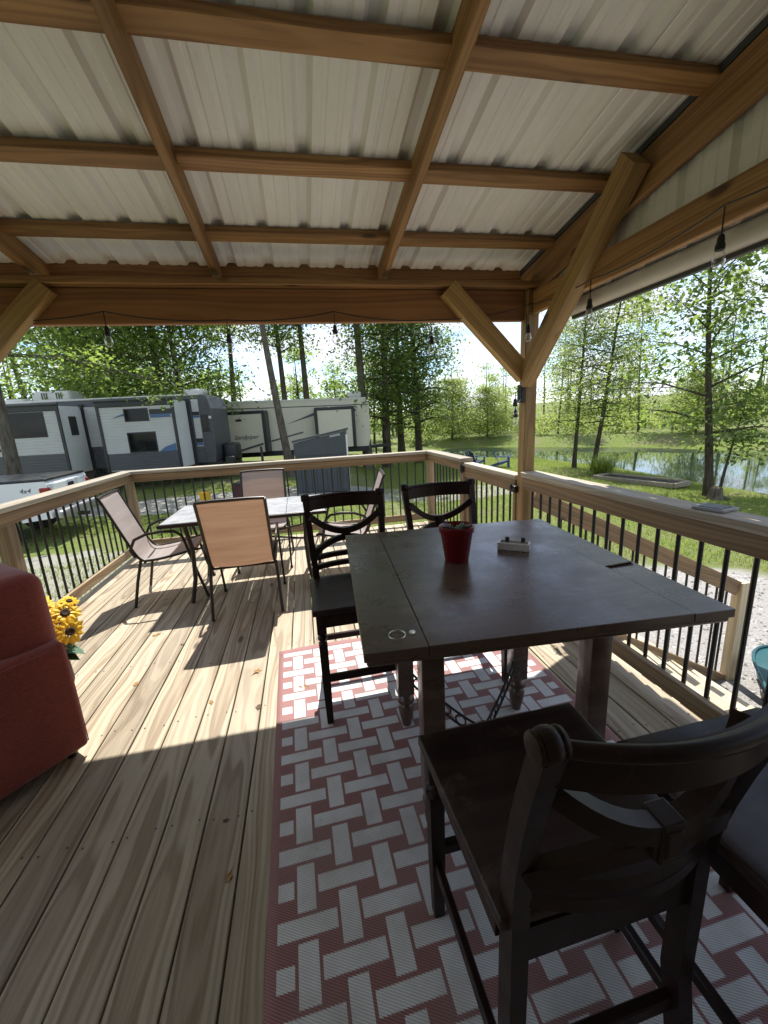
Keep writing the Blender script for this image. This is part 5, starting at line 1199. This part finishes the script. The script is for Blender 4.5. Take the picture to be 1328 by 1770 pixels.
# pond side
tree('feather', 'slender feathery tree at the water, nearest the roof post', 13.75, 18.7, 0.4, 1.0, group=W)
tree('feather2', 'leaning feathery tree at the water beside the slender one', 13.9, 17.5, -0.3, 1.0, group=W)
tree('broad', 'dark leaning tree at the water by the right edge', 13.15, 10.9, -0.6, 1.05, group=W)
tree('sapling', 'thin leaning sapling beside the dark pondside tree', 13.35, 10.75, 0.2, 1.0, group=W)
for i, (x, y, k, s, l) in enumerate([(15.5, 41.0, 'bush', 1.7, 'round light green bush at the left end of the pond'), (19.0, 40.0, 'bush', 1.4, 'light green bush on the far bank behind the roof post'), (30.5, 27.0, 'bush', 1.3, 'yellow green bush on the far bank at the right')]):
    tree(k, l, x, y, i * 1.3, s, name='bush', cat='bush', group='bushes on the far bank')

for i, (x, y, s_, l) in enumerate([(24.5, 36.0, 1.0, 'tall thin tree beyond the pond, right of the roof post'), (29.0, 31.0, 1.1, 'tall thin tree beyond the pond behind the leaning feathery tree'), (33.0, 27.0, 1.05, 'tall thin tree beyond the pond between the feathery and dark trees'), (35.5, 20.5, 1.1, 'tall thin tree beyond the pond by the right edge')]):
    tree('thin', l, x, y, i * 1.7, s_, group='thin trees beyond the pond')
# far woods: one mass of trunks and foliage on each side
def woodland(name, label, spots, seed, hs, lsize, per, lmat):
    rng = np.random.default_rng(seed); C = []; N = []; tr = MB()
    for (x, y) in spots:
        z = gz1(x, y); h = rng.uniform(*(hs(x, y) if callable(hs) else hs)); r = h * rng.uniform(0.20, 0.28); lean = rng.normal(0, 0.03, 2) * h
        tr.tube([(x, y, z - 0.2), (x + lean[0] * 0.5, y + lean[1] * 0.5, z + h * 0.5), (x + lean[0], y + lean[1], z + h)], [0.016 * h, 0.011 * h, 0.003 * h], 6)
        for k in range(16):
            q = rng.uniform(0.12, 1.0); az = rng.uniform(0, 6.28); rad = r * (math.sin(math.pi * min(1, q * 0.85 + 0.13)) ** 0.6) * rng.uniform(0.4, 1.0)
            c = np.array([x + lean[0] * q + rad * math.cos(az), y + lean[1] * q + rad * math.sin(az), z + h * q]); sp = r * 0.27
            C.append(rng.normal(0, 1, (per, 3)) * [sp, sp, sp * 0.5] + c); N.append(np.tile([0, 0, 1.0], (per, 1)))
    me = leaves(name, np.concatenate(C), np.concatenate(N), lsize, lmat, rng); o = obj(name, me, lmat)
    tag(o, label, None, None, 'stuff'); o['category'] = 'woodland'
    t = tr.mesh('trunk', True, 60); tp = obj('trunks', t, M_BARKD, o); tp['kind'] = 'stuff'
rg = random.Random(21)
sp = []
for i in range(46):
    u = -46 + 50 * (i + rg.random()) / 46; d = rg.uniform(31, 55); p = UD(u, d); sp.append((p.x, p.y))
woodland('woodland', 'far wood of green trees behind the trailers', sp, 5, (lambda x, y: (9, 14.5) if (x * EX.x + y * EX.y) / (x * EY.x + y * EY.y) < -0.5 else (6.0, 9.5)), 0.25, 85, M_LEAF)
sp = []
for i in range(44):
    u = 5 + 62 * (i + rg.random()) / 44; d = rg.uniform(46, 70) - 0.25 * max(0, u - 25); p = UD(u, d)
    if pond_sd(np.array([(p.x, p.y)]))[0] > 5: sp.append((p.x, p.y))
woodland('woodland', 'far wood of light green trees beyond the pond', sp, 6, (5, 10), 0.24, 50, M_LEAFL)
def undergrowth():
    rng = np.random.default_rng(9); C = []
    for i in range(240):
        u = rng.uniform(3, 46); d = rng.uniform(36, 58); p = UD(u, d)
        if pond_sd(np.array([(p.x, p.y)]))[0] < 3: continue
        h = rng.uniform(0.5, 2.2); z = gz1(p.x, p.y); k = 130
        C.append(rng.normal(0, 1, (k, 3)) * [h * 0.55, h * 0.55, h * 0.33] + [p.x, p.y, z + h * 0.45])
    C = np.concatenate(C); me = leaves('undergrowth', C, np.tile([0, 0, 1.0], (len(C), 1)), 0.24, M_LEAFL, rng)
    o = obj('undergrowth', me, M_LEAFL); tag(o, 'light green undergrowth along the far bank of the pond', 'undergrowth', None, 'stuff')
undergrowth()
def blades(name, label, P, h, w, mat, seed):
    rng = np.random.default_rng(seed); n = len(P); Z = gz(P); az = rng.uniform(0, 6.28, n); hh = h * rng.uniform(0.5, 1.3, n); ln = rng.normal(0, 0.4, (n, 2)) * hh[:, None]
    B = np.column_stack([P, Z - 0.01]); dx = np.column_stack([np.cos(az), np.sin(az), np.zeros(n)]) * w / 2; T = B + np.column_stack([ln, hh])
    V = np.stack([B - dx, B + dx, T], 1).reshape(-1, 3); me = bpy.data.meshes.new(name); me.vertices.add(3 * n); me.vertices.foreach_set('co', V.ravel().astype(np.float32))
    me.loops.add(3 * n); me.loops.foreach_set('vertex_index', np.arange(3 * n, dtype=np.int32)); me.polygons.add(n); me.polygons.foreach_set('loop_start', np.arange(0, 3 * n, 3, dtype=np.int32)); me.polygons.foreach_set('loop_total', np.full(n, 3, dtype=np.int32)); me.update(calc_edges=True)
    o = obj(name, me, mat); tag(o, label, 'grass', None, 'stuff'); return o
rng = np.random.default_rng(3)
P = np.column_stack([rng.uniform(2.6, 17, 130000), rng.uniform(4.5, 26, 130000)]); sd = pond_sd(P)
keep = (sd > 0.2) & (((P[:, 0] - 4.2) / 5.3) ** 2 + ((P[:, 1] + 1.2) / 7.1) ** 2 > 1.0)
blades('lawn_grass', 'short green grass of the lawn between deck and pond', P[keep], 0.075, 0.016, M_GRASSB, 1)
P = np.column_stack([rng.uniform(-9, 3, 60000), rng.uniform(5.5, 16, 60000)])
nz = np.sin(P[:, 0] * 1.7 + 1.3 * np.sin(P[:, 1])) + np.cos(P[:, 1] * 1.3 + P[:, 0] * 0.6)
keep = (nz > -0.3) & (np.abs(P[:, 1] - 13.4) > 1.4)
blades('lawn_grass', 'patchy grass between deck and trailers', P[keep], 0.07, 0.016, M_GRASSB, 2)
P = np.column_stack([rng.uniform(12, 29, 150000), rng.uniform(4, 40, 150000)]); sd = pond_sd(P); keep = (sd > -0.15) & (sd < 1.6) & (rng.uniform(0, 1, len(P)) < 1 - sd / 2.2)
blades('bank_grass', 'tall grass along the edge of the pond', P[keep], 0.08, 0.018, M_GRASSB, 4)
P = np.array([13.25, 16.0]) + rng.normal(0, 0.16, (900, 2)); blades('tall_grass_clump', 'upright clump of tall grass on the bank before the pond', P, 0.85, 0.025, M_GRASSB, 5)
o = bpy.data.objects['tall_grass_clump']; del o['kind']; o['category'] = 'grass clump'
# gravel stones in the yard
def gravel():
    n = 5200; P = np.column_stack([rng.uniform(1.9, 8.5, n), rng.uniform(0.5, 6.0, n)]); P = P[((P[:, 0] - 4.2) / 5.0) ** 2 + ((P[:, 1] + 1.2) / 6.8) ** 2 < 1.0]; Z = gz(P); m = MB(); rr = random.Random(2)
    for (x, y), z in zip(P, Z):
        s = rr.uniform(0.012, 0.035); a = rr.uniform(0, 6.28); c, q = math.cos(a) * s, math.sin(a) * s; t = s * rr.uniform(0.4, 0.8)
        m.add([(x + c, y + q, z), (x - q, y + c, z), (x - c, y - q, z), (x + q, y - c, z), (x + 0.3 * c, y + 0.3 * q, z + t), (x - 0.4 * q, y + 0.4 * c, z + t * 0.8)], [(0, 1, 5, 4), (1, 2, 5), (2, 3, 4, 5), (3, 0, 4)])
    t = NT('gravel_stone'); r = t.island(); t.set(t.ramp(r, (0.0, (0.20, 0.185, 0.17)), (0.6, (0.36, 0.34, 0.315)), (1.0, (0.52, 0.50, 0.47))), 0.9)
    o = obj('gravel', m.mesh('gravel'), t.m); tag(o, 'pale gravel stones of the yard beside the stair', 'gravel', None, 'stuff')
gravel()
